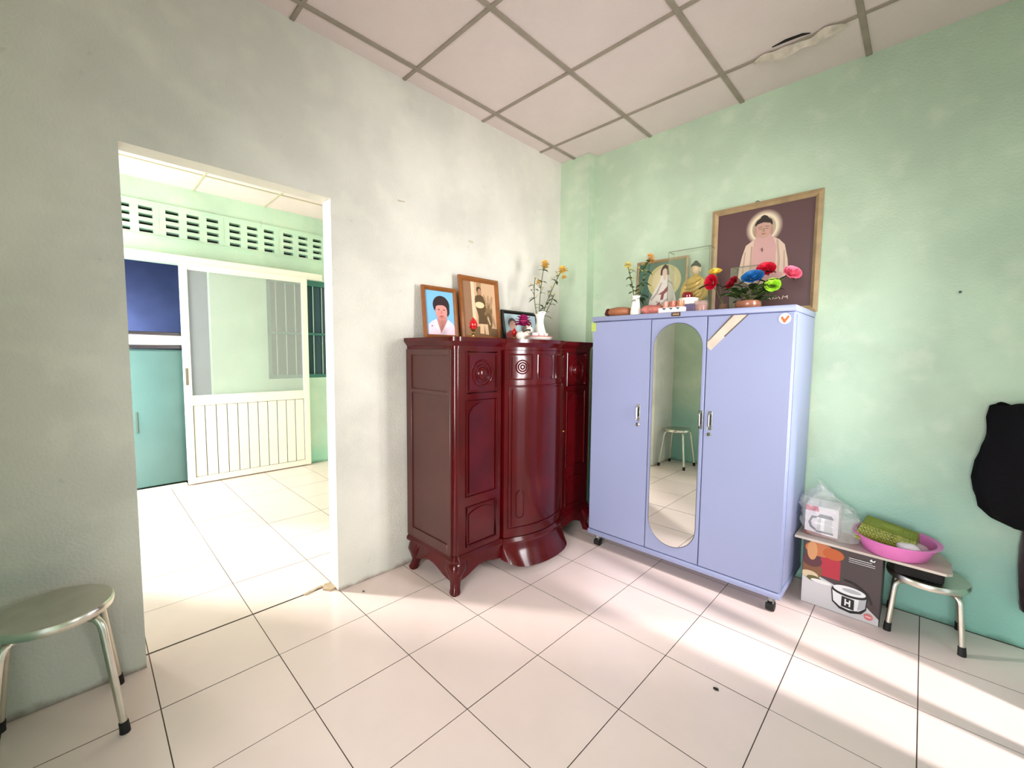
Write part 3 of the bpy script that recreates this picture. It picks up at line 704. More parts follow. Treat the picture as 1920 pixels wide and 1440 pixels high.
# ------------------------------------------------------------------ framed pictures
def picture(name, label, loc, w_, h_, rotz, lean, fw, fd, fm, polys, cat='picture', group=None, backm=None, extra=None):
    t = thing(name, label, cat, loc, rotz, -lean, group)
    q = B()
    o_ = [(-w_/2, 0), (w_/2, 0), (w_/2, h_), (-w_/2, h_)]; i_ = [(-w_/2+fw, fw), (w_/2-fw, fw), (w_/2-fw, h_-fw), (-w_/2+fw, h_-fw)]
    m_ = [(a[0]*.45+c[0]*.55, a[1]*.45+c[1]*.55) for a, c in zip(o_, i_)]
    rs = [[(x, 0, z) for x, z in o_], [(x, -fd*.75, z) for x, z in o_], [(x, -fd, z) for x, z in m_], [(x, -fd*.55, z) for x, z in i_], [(x, 0, z) for x, z in i_]]
    V = [[q.bm.verts.new(p) for p in r] for r in rs]
    for k in range(5):
        a, c = V[k], V[(k+1) % 5]
        for j in range(4): q.face([a[j], a[(j+1) % 4], c[(j+1) % 4], c[j]])
    obj('frame', q, fm, t, ang=25)
    q = B(); q.box(-w_/2+fw*.6, w_/2-fw*.6, -fd*.3, .001, fw*.6, h_-fw*.6); obj('backing', q, backm or M_back, t, smooth=False)
    iw, ih = w_-2*fw, h_-2*fw
    if polys:
        f_ = lambda u, v, L_: (-iw/2+u*iw, -fd*.34-.00025*L_, fw+v*ih)
        decal('print', t, [(m, [(min(1, max(0, u)), min(1, max(0, v))) for u, v in p]) for m, p in polys], f_)
    return t
full = [(0, 0), (1, 0), (1, 1), (0, 1)]
def blend(a, c, t): return tuple(a[i]+(c[i]-a[i])*t for i in range(3))

# large dark poster of a seated robed figure with a halo
plum = (92, 66, 66); halo = (224, 206, 178)
W_, Hh = .592, .682
polys = [(pm('plum', plum), full)]
# picture coords from metric positions on the wall
fw_ = .036
PU = lambda x: (x-(1.205+fw_))/(W_-2*fw_); PV = lambda z: (z-(1.58+fw_))/(Hh-2*fw_)
def mp(pts): return [(PU(x), PV(z)) for x, z in pts]
for k in range(8):
    t = k/7; polys.append((pm('halo%d' % k, blend(plum, halo, t**.8)), mp(ellp(1.506, 2.105, .104-.030*t, .110-.030*t, 32))))
polys += [
    (pm('halo_in', (176, 158, 134)), mp(ellp(1.506, 2.10, .064, .070, 28))),
    (pm('robe', (206, 180, 160)), mp([(1.505, 2.055), (1.455, 2.04), (1.41, 2.01), (1.392, 1.95), (1.378, 1.88), (1.372, 1.82), (1.40, 1.79), (1.45, 1.76), (1.57, 1.76), (1.625, 1.79), (1.645, 1.83), (1.638, 1.90), (1.62, 1.985), (1.59, 2.02), (1.555, 2.04)])),
    (pm('skin_pink', (196, 152, 146)), mp([(1.475, 2.06), (1.54, 2.06), (1.56, 2.035), (1.578, 1.98), (1.575, 1.84), (1.445, 1.84), (1.452, 1.99), (1.455, 2.035)])),
    (pm('robe_fold', (178, 150, 132)), mp([(1.575, 2.02), (1.585, 2.02), (1.60, 1.90), (1.595, 1.80), (1.585, 1.80), (1.588, 1.90)])),
    (pm('robe_fold', (178, 150, 132)), mp([(1.44, 2.0), (1.45, 2.0), (1.445, 1.82), (1.435, 1.82)])),
    (pm('robe_fold', (178, 150, 132)), mp([(1.405, 1.97), (1.412, 1.97), (1.402, 1.84), (1.394, 1.84)])),
    (pm('robe_fold', (178, 150, 132)), mp([(1.617, 1.95), (1.622, 1.95), (1.628, 1.84), (1.620, 1.84)])),
    (pm('skin_pink', (196, 152, 146)), mp(ellp(1.51, 1.81, .11, .035, 24))),
    (pm('face', (188, 148, 132)), mp(ellp(1.505, 2.095, .043, .056, 24))),
    (pm('ear', (176, 134, 118)), mp(ellp(1.461, 2.085, .007, .028, 12))),
    (pm('ear', (176, 134, 118)), mp(ellp(1.549, 2.08, .007, .028, 12))),
    (pm('hair', (52, 40, 36)), mp([(1.459, 2.115), (1.458, 2.13), (1.468, 2.15), (1.485, 2.16), (1.49, 2.172), (1.505, 2.178), (1.522, 2.17), (1.53, 2.157), (1.546, 2.145), (1.553, 2.125), (1.551, 2.108), (1.54, 2.125), (1.505, 2.135), (1.472, 2.128)])),
    (pm('brow', (110, 78, 66)), mp([(1.475, 2.108), (1.498, 2.112), (1.498, 2.109), (1.475, 2.105)])),
    (pm('brow', (110, 78, 66)), mp([(1.514, 2.112), (1.537, 2.106), (1.537, 2.103), (1.514, 2.109)])),
    (pm('brow', (110, 78, 66)), mp([(1.48, 2.097), (1.497, 2.098), (1.497, 2.095), (1.48, 2.094)])),
    (pm('brow', (110, 78, 66)), mp([(1.515, 2.097), (1.532, 2.095), (1.532, 2.092), (1.515, 2.094)])),
    (pm('nose', (164, 122, 106)), mp([(1.503, 2.10), (1.510, 2.10), (1.513, 2.078), (1.500, 2.078)])),
    (pm('lip', (164, 96, 90)), mp(ellp(1.506, 2.066, .012, .004, 10))),
    (pm('brow', (110, 78, 66)), mp([(1.497, 1.975), (1.505, 1.985), (1.508, 1.96), (1.503, 1.958)])),
]
for k, (x0, z0, x1, z1) in enumerate(((1.535, 1.668, 1.55, 1.678), (1.552, 1.678, 1.562, 1.666), (1.572, 1.666, 1.578, 1.68), (1.582, 1.668, 1.60, 1.674), (1.604, 1.68, 1.612, 1.664), (1.622, 1.664, 1.628, 1.684), (1.632, 1.674, 1.652, 1.68), (1.645, 1.682, 1.65, 1.664))):
    dx, dz_ = x1-x0, z1-z0; l = math.hypot(dx, dz_); nx, nz_ = -dz_/l*.0022, dx/l*.0022
    polys.append((pm('script', (214, 196, 176)), mp([(x0+nx, z0+nz_), (x0-nx, z0-nz_), (x1-nx, z1-nz_), (x1+nx, z1+nz_)])))
picture('framed_poster', 'large framed dark poster of a haloed seated figure standing on the wardrobe', (1.501, -.004, 1.580), W_, Hh, 0, 0, fw_, .028, M_goldfr, polys)
q = B(); q.tube([(1.45, -.004, 2.263), (1.452, -.004, 2.272), (1.46, -.004, 2.275), (1.468, -.004, 2.272), (1.47, -.004, 2.263)], .0025, 6)
o = obj('hanging_loop', q, mat('wire', (90, 80, 60), .4, .8)); tag(o, 'small wire loop at the top edge of the dark poster frame', 'loop')

# green picture of a white robed figure
fw2 = .018; wA, hA = .37, .41
polys = [(pm('sage', (104, 128, 108)), full), (pm('deep_green', (72, 110, 96)), [(0, .35), (.24, .35), (.24, 1), (0, 1)]),
    (pm('halo_yellow', (204, 192, 136)), ellp(.56, .64, .36, .31, 32)), (pm('halo_pale', (214, 202, 158)), ellp(.56, .66, .26, .24, 28)),
    (pm('white_robe', (222, 214, 204)), [(.20, .0), (.26, .30), (.36, .48), (.46, .62), (.50, .74), (.66, .74), (.72, .60), (.80, .40), (.86, .20), (.96, .0)]),
    (pm('robe_shade', (176, 164, 156)), [(.28, .32), (.40, .44), (.50, .62), (.53, .62), (.44, .42), (.30, .29)]),
    (pm('robe_shade', (176, 164, 156)), [(.64, .66), (.74, .60), (.76, .52), (.72, .58), (.64, .63)]),
    (pm('robe_shade', (176, 164, 156)), [(.40, .26), (.52, .20), (.66, .30), (.64, .32), (.52, .23), (.41, .29)]),
    (pm('sash', (142, 84, 84)), [(.44, .40), (.56, .46), (.66, .56), (.66, .46), (.58, .40), (.56, .30), (.50, .30), (.52, .40)]),
    (pm('sash', (142, 84, 84)), [(.42, .22), (.50, .27), (.49, .20), (.43, .18)]),
    (pm('face_pale', (214, 190, 170)), ellp(.57, .80, .055, .065, 18)), (pm('veil', (80, 68, 62)), [(.48, .76), (.49, .86), (.54, .93), (.58, .95), (.63, .92), (.66, .85), (.67, .75), (.63, .75), (.62, .85), (.58, .88), (.53, .85), (.52, .75)]),
    (pm('face_pale', (214, 190, 170)), ellp(.58, .71, .03, .05, 14)),
    (pm('hem', (176, 110, 100)), [(.12, 0), (1, 0), (1, .05), (.16, .07)])]
picture('framed_picture', 'small gilt framed picture of a white robed seated figure on green', (.905, -.105, 1.578), wA, hA, 0, math.radians(2), fw2, .018, M_goldfr, polys)

# glass case with golden statuette
def glass_case(label, x0, x1, y0_, y1_, z0_, z1_, edge):
    c = thing('glass_case', label, 'glass case', ((x0+x1)/2, (y0_+y1_)/2, z0_))
    t_ = .003
    for nm, bb in (('front_pane', (x0, x1, y0_, y0_+t_, z0_, z1_)), ('side_pane', (x0, x0+t_, y0_+t_, y1_, z0_, z1_)), ('side_pane', (x1-t_, x1, y0_+t_, y1_, z0_, z1_)), ('top_pane', (x0, x1, y0_, y1_, z1_, z1_+t_))):
        q = B(); q.box(*bb); p_ = obj(nm, q, M_case, c, True, smooth=False)
    q = B()
    for a, c_ in (((x0, y0_, z1_), (x1, y0_, z1_)), ((x0, y0_, z0_), (x0, y0_, z1_)), ((x1, y0_, z0_), (x1, y0_, z1_)), ((x1, y0_, z1_), (x1, y1_, z1_)), ((x0, y0_, z1_), (x0, y1_, z1_))): q.tube([a, c_], edge, 6)
    obj('edging', q, mat('case_edge', (112, 116, 92), .4), c, True)
    return c
M_case = mat('case_glass', (170, 186, 150), .03, alpha=.09, spec=.4)
glass_case('clear glass case holding the golden statuette on the wardrobe', 1.005, 1.265, -.215, -.125, 1.577, 2.0, .0018)
glass_case('low clear glass case behind the coloured roses on the wardrobe', 1.375, 1.525, -.16, -.06, 1.577, 1.855, .0022)
gs = thing('statuette', 'small golden seated statuette with dark hair inside the glass case', 'statuette', (1.165, -.170, 1.577))
q = B()
q.ell((0, 0, .055), (.078, .042, .028), 20, 12); q.ell((-.05, -.006, .058), (.034, .034, .022), 14, 8); q.ell((.05, -.006, .058), (.034, .034, .022), 14, 8)
q.lathe([(.062, .06), (.060, .10), (.056, .14), (.060, .175), (.052, .20), (.028, .215), (.018, .225), (.017, .24)], (0, .006, .04), 20, True, True, 1, .62)
for s in (-1, 1):
    q.tube([(s*.054, .006, .225), (s*.070, 0, .18), (s*.072, -.014, .13), (s*.046, -.032, .10), (s*.012, -.04, .098)], [.018, .019, .019, .015, .011], 10)
body = obj('body', q, mat('gold_leaf', (208, 172, 82), .42, .15, var=.3, vscale=24), gs, ang=70)
rm = body.modifiers.new('blend', 'REMESH'); rm.mode = 'VOXEL'; rm.voxel_size = .0045; rm.use_smooth_shade = True
q = B(); q.ell((0, 0, .30), (.028, .030, .036), 16, 12)
for s in (-1, 1): q.ell((s*.029, .002, .295), (.005, .008, .018), 8, 6)
q.ell((0, -.029, .298), (.005, .006, .008), 8, 6); obj('head', q, mat('statuette_face', (214, 186, 148), .5), gs)
q = B()
for k in range(6):
    z = .30-.027*k-.09; q.tube([(.050-.004*k, -.034, z+.02), (.02, -.043, z), (-.02, -.042, z-.012), (-.052, -.032, z-.008)], .0035, 6)
obj('robe_fold', q, mat('gold_shadow', (168, 130, 56), .5), gs)
q = B(); q.ell((0, .004, .318), (.031, .031, .026), 16, 10); q.ell((0, .004, .342), (.014, .014, .012), 12, 8); obj('hair', q, mat('statuette_hair', (28, 26, 24), .5), gs)
q = B(); q.lathe([(.085, 0), (.092, .008), (.088, .02), (.075, .03), (.07, .036)], seg=24, sy=.6); obj('base', q, mat('lotus_base', (170, 120, 92), .5), gs)

# ------------------------------------------------------------------ flowers
M_stem = mat('stem_green', (84, 92, 44), .6); M_leaf = mat('leaf_green', (66, 88, 36), .5, var=.3, vscale=30); M_dleaf = mat('leaf_dark', (44, 58, 28), .45, var=.3, vscale=30)
def leaf(q, p, d, L_, w_, droop=.3, up=Vector((0, 0, 1))):
    p, d = Vector(p), Vector(d).normalized(); s_ = d.cross(up)
    if s_.length < .05: s_ = d.cross(Vector((1, 0, 0)))
    s_.normalize(); n_ = s_.cross(d)
    prof = [(0, .12), (.2, .7), (.45, 1), (.7, .75), (.9, .3), (1, .02)]; rows = []
    for t, wv in prof:
        c = p+d*L_*t-Vector((0, 0, 1))*droop*L_*t*t
        rows.append([c-s_*w_*wv*.5+n_*w_*.12, c, c+s_*w_*wv*.5+n_*w_*.12])
    V = [[q.bm.verts.new(x) for x in r] for r in rows]
    for a, c in zip(V, V[1:]):
        for k in range(2): q.face([a[k], a[k+1], c[k+1], c[k]])
def bloom(q, c, r, rings=4, n0=7, flat=.75, axis=Vector((0, 0, 1)), petal_w=.55):
    c = Vector(c); rot = Vector((0, 0, 1)).rotation_difference(axis).to_matrix()
    for i in range(rings):
        t = (i+1)/rings; el = (1-t)*1.45-.35*t; n_ = n0+2*i
        for k in range(n_):
            a = 2*PI*(k+.5*(i % 2))/n_+random.uniform(-.1, .1)
            d = rot @ Vector((math.cos(a)*math.cos(el), math.sin(a)*math.cos(el), math.sin(el)))
            leaf(q, c+d*r*.25, d, r*.75*random.uniform(.9, 1.1), r*petal_w, .18, rot @ Vector((math.cos(a)*.3, math.sin(a)*.3, 1)).normalized())
def lerp_path(pts, n=10):
    out = []
    P_ = [Vector(p) for p in pts]
    for k in range(n+1):
        t = k/n
        if len(P_) == 3: out.append((1-t)**2*P_[0]+2*t*(1-t)*P_[1]+t*t*P_[2])
        else: out.append(P_[0].lerp(P_[1], t))
    return out
def flower(label, base, ctrl, top, blooms, fm, group, leaves=6, lm=None, ll=.05, lw=.02, stem_r=.003, name='chrysanthemum', cat='flower', buds=0, budm=None, rings=4, n0=7, flat=.75, pw=.5, axis=None):
    t = thing(name, label, cat, base, group=group); o_ = Vector(base)
    P_ = [p-o_ for p in lerp_path([base, ctrl, top])]
    q = B(); q.tube(P_, stem_r, 6)
    for k in range(buds):
        s_ = P_[random.randint(5, 9)]; d = Vector((random.uniform(-1, 1), random.uniform(-.5, .5), random.uniform(.5, 1.2))).normalized()*random.uniform(.03, .055); q.tube([s_, s_+d*.5+Vector((0, 0, -.003)), s_+d], .0014, 5)
        blooms = blooms+[(tuple(o_+s_+d), random.uniform(.008, .012))]
    obj('stem', q, M_stem, t)
    for (c, r) in blooms:
        q = B(); cc = Vector(c)-o_
        ax = (Vector(axis) if axis else Vector((random.uniform(-.3, .3), -.3, 1))).normalized()
        bloom(q, cc, r, rings if r > .012 else 2, n0 if r > .012 else 5, flat, ax, pw)
        if r > .012: q.mi = 0
        obj('bloom', q, fm if (r > .012 or not budm) else budm, t, smooth=True, fix=False)
    for k in range(leaves):
        s_ = P_[random.randint(2, 9)]; a = random.uniform(0, 2*PI); q = B()
        leaf(q, s_, (math.cos(a), math.sin(a), random.uniform(-.1, .7)), ll*random.uniform(.7, 1.2), lw, .5); obj('leaf', q, lm or M_leaf, t, fix=False)
    return t
M_yel = mat('petal_yellow', (234, 188, 74), .6, var=.15, vscale=60); M_yel2 = mat('petal_pale_yellow', (224, 208, 120), .6)
def vase(label, c, prof, neck_ruffle=False):
    q = B(); seg = 32
    R = [[(r*(1+(.18*math.sin(5*a) if neck_ruffle and z > prof[-1][1]-.012 else 0))*math.cos(a), r*(1+(.18*math.sin(5*a) if neck_ruffle and z > prof[-1][1]-.012 else 0))*math.sin(a), z+(.010*math.sin(2*a+2.2) if neck_ruffle and z > prof[-1][1]-.012 else 0)) for a in [2*PI*k/seg for k in range(seg)]] for r, z in prof]
    inn = [[(x*.88, y*.88, z) for x, y, z in r] for r in reversed(R[len(R)//2:])]
    q.rings(R+inn, True, True)
    o = obj('vase', q, M_ceramic, ang=60); o.location = c; return tag(o, label, 'vase', 'white flower vases')

# vase and chrysanthemums on the cabinet
V1 = Vector((.27, -.652, 1.411))
vase('white ceramic vase with a split flared lip on the red cabinet', V1, [(.040, 0), (.048, .006), (.050, .02), (.046, .06), (.034, .10), (.026, .135), (.027, .16), (.034, .188), (.040, .205)], True)
G1 = 'yellow chrysanthemums on the cabinet'
zt = 1.55
flower('tall yellow chrysanthemum leaning left out of the vase on the cabinet', (.268, -.655, zt), (.27, -.67, 1.75), (.28, -.625, 1.955), [((.285, -.622, 1.962), .036), ((.275, -.60, 1.945), .022), ((.262, -.665, 1.83), .020)], M_yel, G1, 14, buds=8, budm=M_yel2)
flower('yellow chrysanthemum leaning right out of the vase on the cabinet', (.272, -.645, zt), (.28, -.60, 1.72), (.29, -.437, 1.945), [((.295, -.43, 1.945), .042), ((.285, -.40, 1.90), .024)], M_yel, G1, 12, buds=7, budm=M_yel2)
flower('thin side stem with small buds in the vase on the cabinet', (.265, -.66, zt), (.25, -.72, 1.72), (.262, -.70, 1.86), [((.262, -.70, 1.862), .012)], M_yel2, G1, 8, buds=4, budm=M_yel2)
flower('short leafy stem low in the vase on the cabinet', (.275, -.645, zt), (.30, -.59, 1.66), (.30, -.53, 1.76), [((.30, -.53, 1.762), .012)], M_yel2, G1, 9, ll=.06, lw=.02, buds=2, budm=M_yel2)

# vase and chrysanthemums on the wardrobe
V2 = Vector((.888, -.42, 1.576))
vase('plain white ceramic vase at the front edge of the wardrobe top', V2, [(.034, 0), (.036, .005), (.034, .03), (.027, .07), (.023, .10), (.026, .12), (.032, .128)])
G2 = 'yellow chrysanthemums on the wardrobe'
flower('pale yellow chrysanthemum leaning left from the vase on the wardrobe', (.882, -.42, 1.66), (.86, -.42, 1.78), (.823, -.42, 1.905), [((.822, -.42, 1.91), .030), ((.84, -.42, 1.88), .014)], M_yel2, G2, 10, ll=.045, buds=4, budm=M_yel2)
flower('orange yellow chrysanthemum leaning right from the vase on the wardrobe', (.892, -.42, 1.66), (.92, -.42, 1.80), (.978, -.42, 1.935), [((.98, -.42, 1.94), .030), ((.995, -.42, 1.915), .018)], mat('petal_amber', (228, 160, 60), .6, var=.2, vscale=60), G2, 12, ll=.06, lw=.02, buds=4, budm=M_yel2)
flower('dark leafy stem in the middle of the vase on the wardrobe', (.90, -.418, 1.66), (.93, -.415, 1.72), (.945, -.41, 1.86), [((.947, -.41, 1.862), .011)], M_yel2, G2, 14, lm=M_dleaf, ll=.06, lw=.022)

# artificial roses in a pot
pt = thing('flower_pot', 'low brown pot of artificial roses on the wardrobe top', 'pot', (1.53, -.35, 1.576))
q = B(); q.lathe([(.045, 0), (.06, .01), (.066, .03), (.062, .05), (.056, .052), (.054, .03)], seg=24); obj('bowl', q, mat('pot_brown', (150, 92, 66), .35, coat=.4), pt)
q = B(); q.lathe([(.054, .035), (.03, .045), (.001, .046)], seg=20, cap0=False); obj('moss', q, M_dleaf, pt)
for k in range(60):
    a = random.uniform(0, 2*PI); el = random.uniform(.05, .75); rr = random.uniform(.02, .065); q = B()
    L_ = random.uniform(.05, .095); leaf(q, (rr*math.cos(a)*1.2, rr*math.sin(a)*.8, .045+random.uniform(0, .09)), (math.cos(a)*1.25, math.sin(a)*.9, math.sin(el)+.1), L_, .046, .3); obj('leaf', q, random.choice([M_leaf, M_dleaf, M_leaf]), pt, fix=False)
GR = 'artificial roses in the pot'
def rose(label, top, r, colr, axis=(0, -.8, .6), base=(1.53, -.35, 1.62), sx=1.0, group=GR, leaves=2, name='artificial_rose', edge=None):
    t = thing(name, label, 'flower', base, group=group); o_ = Vector(base); top = Vector(top)
    q = B(); q.tube([p-o_ for p in lerp_path([base, (Vector(base)+top)/2+Vector((0, .015, .01)), top])], .0025, 6); obj('stem', q, M_stem, t)
    ax = Vector(axis).normalized(); rot = Vector((0, 0, 1)).rotation_difference(ax).to_matrix()
    m_ = mat('rose_%d_%d_%d' % colr, colr, .55, var=.25, vscale=40)
    q = B(); c = top-o_
    for i, (rad, hh, nn, open_) in enumerate(((.25, .75, 3, .25), (.5, .72, 4, .45), (.78, .60, 5, .75), (1.0, .40, 6, 1.0))):
        for k in range(nn):
            a = 2*PI*k/nn+i*.7
            def pf(u, v, a=a, rad=rad, hh=hh, nn=nn, open_=open_):
                th = a+(u-.5)*2*PI/nn*1.5; prof = math.sin(PI*min(1, v*.5+.02))
                rr = r*rad*(.35+.65*v**.8)*(1+.10*open_*v*v); z = r*hh*v*(1-.35*(2*u-1)**2)-r*.2
                return c+rot @ Vector((rr*math.cos(th)*sx, rr*math.sin(th), z))
            q.patch(pf, 5, 4)
    obj('bloom', q, m_, t, fix=False)
    for k in range(leaves):
        a = random.uniform(0, 2*PI); q = B(); leaf(q, c-Vector((0, 0, r*.4)), (math.cos(a), math.sin(a)*.5, .1), r*1.6, r*.9, .4); obj('leaf', q, M_dleaf, t, fix=False)
    return t
rose('blue artificial rose in the middle of the pot on the wardrobe', (1.556, -.38, 1.752), .046, (30, 110, 178), (0, -.75, .65), sx=1.15)
rose('crimson artificial rose at the top of the pot arrangement', (1.608, -.335, 1.795), .040, (206, 14, 46), (.1, -.85, .5), sx=1.1)
rose('dark red artificial rose at the left side of the pot', (1.447, -.36, 1.735), .036, (158, 12, 32), (-.5, -.75, .45), sx=1.05)
rose('pink artificial rose at the right side of the pot', (1.728, -.33, 1.76), .042, (240, 118, 146), (.5, -.6, .55), leaves=4)
rose('lime green artificial bloom at the front right of the pot', (1.650, -.37, 1.700), .036, (172, 224, 56), (.2, -.9, .3))
rose('large red artificial rose left of the pot beside the glass case', (1.345, -.395, 1.745), .042, (206, 8, 48), (-.25, -.95, .1), base=(1.40, -.34, 1.60), sx=.9, leaves=3)
rose('yellow artificial bloom behind the large red rose', (1.352, -.36, 1.808), .034, (244, 214, 90), (.1, -.5, .85), base=(1.40, -.33, 1.60), leaves=1)
b = B(); b.lathe([(.03, 0), (.034, .01), (.026, .03), (.022, .045), (.018, .045), (.018, .02)], seg=18)
o = obj('small_pot', b, mat('pot_clear_brown', (120, 90, 72), .3)); o.location = (1.40, -.335, 1.576); tag(o, 'small brown pot holding the red and yellow artificial blooms', 'pot')

# ------------------------------------------------------------------ offerings on the wardrobe
o = thing('wooden_slit_block', 'brown rounded wooden block at the left end of the wardrobe top', 'block', (.765, -.42, 1.576))
q = B(); q.rings([[(x, y*math.cos(t)*1.0, .032+.034*math.sin(t)*(y/.05)) for t in [2*PI*k/18 for k in range(18)]] for x, y in ((-.078, .018), (-.07, .034), (-.05, .044), (0, .05), (.05, .046), (.075, .036), (.082, .02))]); obj('body', q, mat('brown_wood', (164, 104, 72), .4, var=.2, vscale=16), o)
q = B(); q.lathe([(.012, 0), (.03, .004), (.034, .014)], (0, 0, -.002), 16); obj('cushion', q, mat('dark_cushion', (70, 30, 28), .8), o)
q = B(); q.prism(ellp(-.074, .034, .0, .0, 6) if False else [(-.079, .02), (-.066, .05), (-.055, .055), (-.06, .035), (-.058, .012), (-.07, .008)], lambda x, z: (x, -.05, z), lambda x, z: (x, .0, z)); obj('slit', q, mat('dark_slit', (70, 26, 24), .7), o, smooth=False)
b = B()
def bundle(u, v):
    a = 2*PI*u; x = -.072+.144*v; e = (1-abs(2*v-1)**6)**.5*.98+.02
    p = Vector((x, .035*e*math.cos(a), .030+.030*e*math.sin(a))); p *= 1; k = noise.noise(p*40)*.006; return p+Vector((0, math.cos(a)*k, math.sin(a)*k))
b.patch(bundle, 24, 16, True)
o = obj('wrapped_bundle', b, mat('rose_paper', (206, 124, 112), .45, var=.25, vscale=25)); o.location = (1.0, -.415, 1.577); tag(o, 'rose coloured paper wrapped bundle right of the white vase on the wardrobe', 'bundle')
o = obj('wrapped_bundle', (lambda q: (q.patch(lambda u, v: (Vector(bundle(u, v))*.8), 24, 16, True), q)[1])(B()), mat('dusky_paper', (186, 128, 116), .5, var=.25, vscale=25)); o.location = (1.045, -.32, 1.577); tag(o, 'second paper bundle behind the first one on the wardrobe', 'bundle')
ty = thing('tray', 'small white tray with dark triangle pattern at the wardrobe front edge', 'tray', (1.148, -.44, 1.576))
q = B(); q.box(-.078, .078, -.04, .04, 0, .034, .003); obj('body', q, mat('tray_white', (236, 232, 228), .4), ty)
q = B()
for k in range(3): q.prism([(-.055+.042*k-.0, .030), (-.028+.042*k, .030), (-.040+.042*k, .018)], lambda x, z: (x, -.0395, z), lambda x, z: (x, -.0408, z))
obj('pattern', q, mat('tray_pattern', (80, 74, 84), .5), ty, smooth=False)
def cup(label, c, r, h_, m, g, name='cup'):
    q = B(); q.lathe([(r*.6, 0), (r*.7, .002), (r*.95, h_*.4), (r, h_), (r*.9, h_), (r*.85, h_*.4), (r*.5, .006)], seg=20)
    o = obj(name, q, m); o.location = c; return tag(o, label, name, g)
M_redcup = mat('cup_red_white', (214, 150, 134), .25, coat=.3, var=.3, vscale=30)
cup('small reddish cup, leftmost of three on the white tray', (1.100, -.44, 1.6105), .021, .036, M_redcup, 'cups on the wardrobe tray')
cup('small reddish cup, middle one of three on the white tray', (1.146, -.44, 1.6105), .021, .038, mat('cup_rust', (196, 118, 96), .25, coat=.3, var=.3, vscale=30), 'cups on the wardrobe tray')
cup('small reddish cup, rightmost of three on the white tray', (1.190, -.44, 1.6105), .021, .040, mat('cup_tan', (190, 132, 98), .25, coat=.3, var=.3, vscale=30), 'cups on the wardrobe tray')
cup('white porcelain bowl behind the tray on the wardrobe', (1.205, -.36, 1.576), .058, .092, M_ceramic, None, 'bowl')
q = B(); q.lathe([(.024, 0), (.030, .01), (.031, .03), (.026, .042), (.01, .046)], seg=20); o = obj('red_jar', q, mat('dark_red_glaze', (120, 22, 22), .15, coat=.5)); o.location = (1.196, -.36, 1.662); tag(o, 'dark red round jar standing in the white bowl', 'jar')
jr = thing('glass_jar', 'clear glass jar with brown contents right of the tray on the wardrobe', 'jar', (1.292, -.40, 1.576))
q = B(); q.lathe([(.034, 0), (.038, .004), (.04, .05), (.036, .062), (.038, .066)], seg=24); obj('glass', q, mat('jar_glass', (214, 178, 168), .06, alpha=.4), jr)
q = B(); q.lathe([(.034, .003), (.036, .04), (.02, .046)], seg=20); obj('contents', q, mat('jar_contents', (148, 84, 70), .6), jr)
q = B(); q.box(-.028, .028, -.014, .014, 0, .05, .003); o = obj('incense_box', q, mat('violet_box', (92, 80, 110), .5)); o.location = (1.243, -.43, 1.576); tag(o, 'small violet box between the tray and the glass jar', 'box')

# ------------------------------------------------------------------ things on the cabinet
skin, hairc = (226, 150, 140), (48, 28, 34)
polys = [(pm('sky_blue', (126, 188, 226)), full),
    (pm('neck', (206, 136, 128)), [(.40, .0), (.66, .0), (.74, .44), (.38, .44)]),
    (pm('blouse', (240, 212, 226)), [(.04, 0), (.05, .22), (.16, .29), (.34, .36), (.44, .12), (.48, .03), (.62, .16), (.78, .35), (.92, .28), (1, .2), (1, 0)]),
    (pm('collar', (250, 228, 238)), [(.34, .36), (.25, .24), (.44, .02), (.48, .06)]), (pm('collar', (250, 228, 238)), [(.77, .36), (.83, .22), (.56, .06), (.50, .06)]),
    (pm('hair_p', hairc), ellp(.54, .68, .30, .215, 28)), (pm('hair_p', hairc), [(.25, .70), (.84, .70), (.83, .50), (.76, .42), (.66, .60), (.34, .62), (.27, .56)]),
    (pm('face_p', skin), ellp(.53, .53, .215, .205, 28)), (pm('face_shade', (212, 134, 126)), ellp(.54, .40, .12, .05, 18)),
    (pm('hair_p', hairc), [(.29, .60), (.34, .65), (.45, .675), (.60, .68), (.72, .64), (.77, .54), (.84, .70), (.66, .82), (.40, .81), (.26, .72)]),
    (pm('eye_p', (84, 48, 50)), ellp(.44, .575, .042, .012, 12)), (pm('eye_p', (84, 48, 50)), ellp(.63, .57, .042, .012, 12)),
    (pm('nose_p', (210, 128, 118)), [(.51, .56), (.55, .56), (.58, .48), (.49, .48)]), (pm('lip_p', (182, 74, 80)), ellp(.53, .42, .06, .014, 14)),
    (pm('brooch', (90, 60, 70)), ellp(.17, .19, .022, .014, 10))]
GP = 'framed photographs on the cabinet'
picture('framed_photo', 'brown framed colour portrait of a person in a pale pink collared blouse on blue', (.077, -1.372, 1.411), .262, .325, PI/2, math.radians(6), .026, .022, M_brfr, polys, 'photo', GP)
sep = (206, 168, 132); dks = (92, 70, 44)
